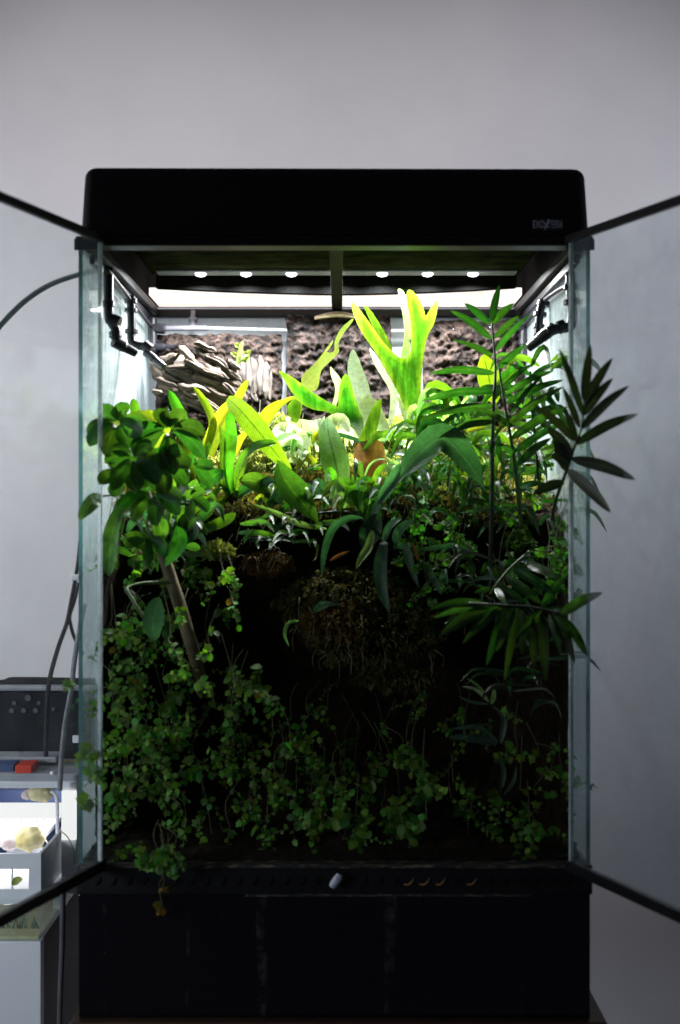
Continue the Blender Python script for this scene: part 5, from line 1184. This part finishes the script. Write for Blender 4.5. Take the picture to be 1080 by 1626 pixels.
# lower glass tank, cabinet and struts
gt = thing('planted_tank', P(30, 1495, .10), 'low glass tank with yellow green water plants at bottom left', 'aquarium')
a = P(-80, 1437, .10); b = P(65, 1494, .10)
mb = MB(); mb.box((a.x, .10, b.z), (b.x, .104, a.z)); mb.build('front_pane', M['glass_clear'], gt)
mb = MB(); mb.box((b.x - .004, .1045, b.z), (b.x, .33, a.z)); mb.build('side_pane', M['glass_clear'], gt)
mb = MB(); mb.box((a.x, .33, b.z), (b.x, .335, a.z)); mb.build('back_pane', W_['white'], gt)
mb = MB(); mb.box((a.x, .1045, b.z), (b.x - .0045, .329, b.z + .004)); mb.build('gravel_bed', W_['cream'], gt)
rr = random.Random(9)
for i in range(26):
    x = rr.uniform(-10, 64); blade([(x, 1492, .13 + rr.uniform(0, .1)), (x + rr.uniform(-5, 5), 1475, .13), (x + rr.uniform(-9, 9), rr.uniform(1446, 1470), .13)], rr.uniform(3, 6), 'lance', rr.choice([L['ribbed'], L['yellow'], L['dark']]), gt, 'water_leaf', nseg=6, nc=1)
l = area('tank_beam', P(0, 1440, .22), P(0, 1494, .22), .16, .06, .22, (1, 1, 1), 170); l.parent = gt; l.matrix_parent_inverse = Matrix.Translation(-gt.location)
cb = thing('white_cabinet', P(30, 1626, .10), 'plain white cabinet under the planted tank at bottom left', 'cabinet')
a = P(-80, 1495, .10); b = P(65, 1720, .10)
M['cab_front'] = pbr('cabinet_front', (0.62, 0.64, 0.68), (0.68, 0.69, 0.72), 0.4, 6)
mb = MB(); mb.box((a.x, .10, b.z), (b.x, .115, a.z)); mb.build('cabinet_door', M['cab_front'], cb, bevel=.001)
mb = MB(); mb.box((a.x, .1155, b.z), (b.x - .0005, .42, a.z - .0005)); mb.build('cabinet_body', W_['brown'], cb, bevel=.001)
mb = MB(); mb.tube([P(100, 1395, .05), P(99, 1500, .05), P(96, 1580, .05), P(94, 1700, .05)], .0034, 10, 5); tag(mb.build('hose', W_['dot'], None, True), 'grey hose running down between cabinet and terrarium', 'hose')
gs_ = bx('glass_strip', 113, 1250, 124, 1490, .33, .36, M['glass_clear']); tag(gs_, 'upright glass strip with algae left of the terrarium base', 'glass')
al = bx('white_post', 84, 1402, 97, 1472, .20, .24, W_['white']); tag(al, 'short white post below the left door rail', 'post')
M['hose_clear'] = leafmat('hose_clear', (0.30, 0.30, 0.32), (0.42, 0.42, 0.44), 0.4, 0.25, (1, 1, 1), hvar=0, vvar=0)
mb = MB(); mb.tube([P(134, 960, .19), P(121, 1030, .19), P(113, 1095, .19), P(104, 1145, .19), P(98, 1200, .19), P(95, 1255, .19)], .0036, 10, 6); tag(mb.build('hose', M['hose_clear'], None, True), 'clear grey hose hanging in front of the black tank', 'hose')
mb = MB(); mb.tube([P(128, 860, .5), P(122, 908, .5), P(112, 960, .48), P(106, 990, .45), P(92, 1030, .38), P(78, 1085, .27), P(74, 1150, .26), P(73, 1225, .26)], .0035, 8, 6); tag(mb.build('power_cable', M['black_plastic'], None, True), 'black cable running down into the black tank', 'cable')
mb = MB(); mb.tube([P(126, 925, .5), P(118, 955, .5), P(111, 978, .5), P(113, 995, .5), P(118, 1012, .5), P(132, 1040, .5)], .0030, 8, 6); tag(mb.build('power_cable', M['black_plastic'], None, True), 'short black cable crossing the longer one beside the glass edge', 'cable')
cw = thing('cable_clip', P(122, 918, .5), 'white clip holding the black cable to the wall', 'clip'); mb = MB(); c = P(120, 917, .49); mb.box(c + Vector((-.008, -.004, -.005)), c + Vector((.008, .008, .005))); mb.build('clip_body', W_['white'], cw, bevel=.002)
M['cable_blue'] = pbr('cable_blue', (0.03, 0.05, 0.06), (0.06, 0.09, 0.10), 0.4, 30)
mb = MB(); mb.tube([P(-40, 570, .42), P(0, 518, .42), P(40, 478, .44), P(80, 452, .46), P(125, 436, .48), P(170, 426, .5)], .0044, 8, 6); tag(mb.build('air_hose', M['cable_blue'], None, True), 'dark blue hose curving up to the back of the terrarium', 'hose')
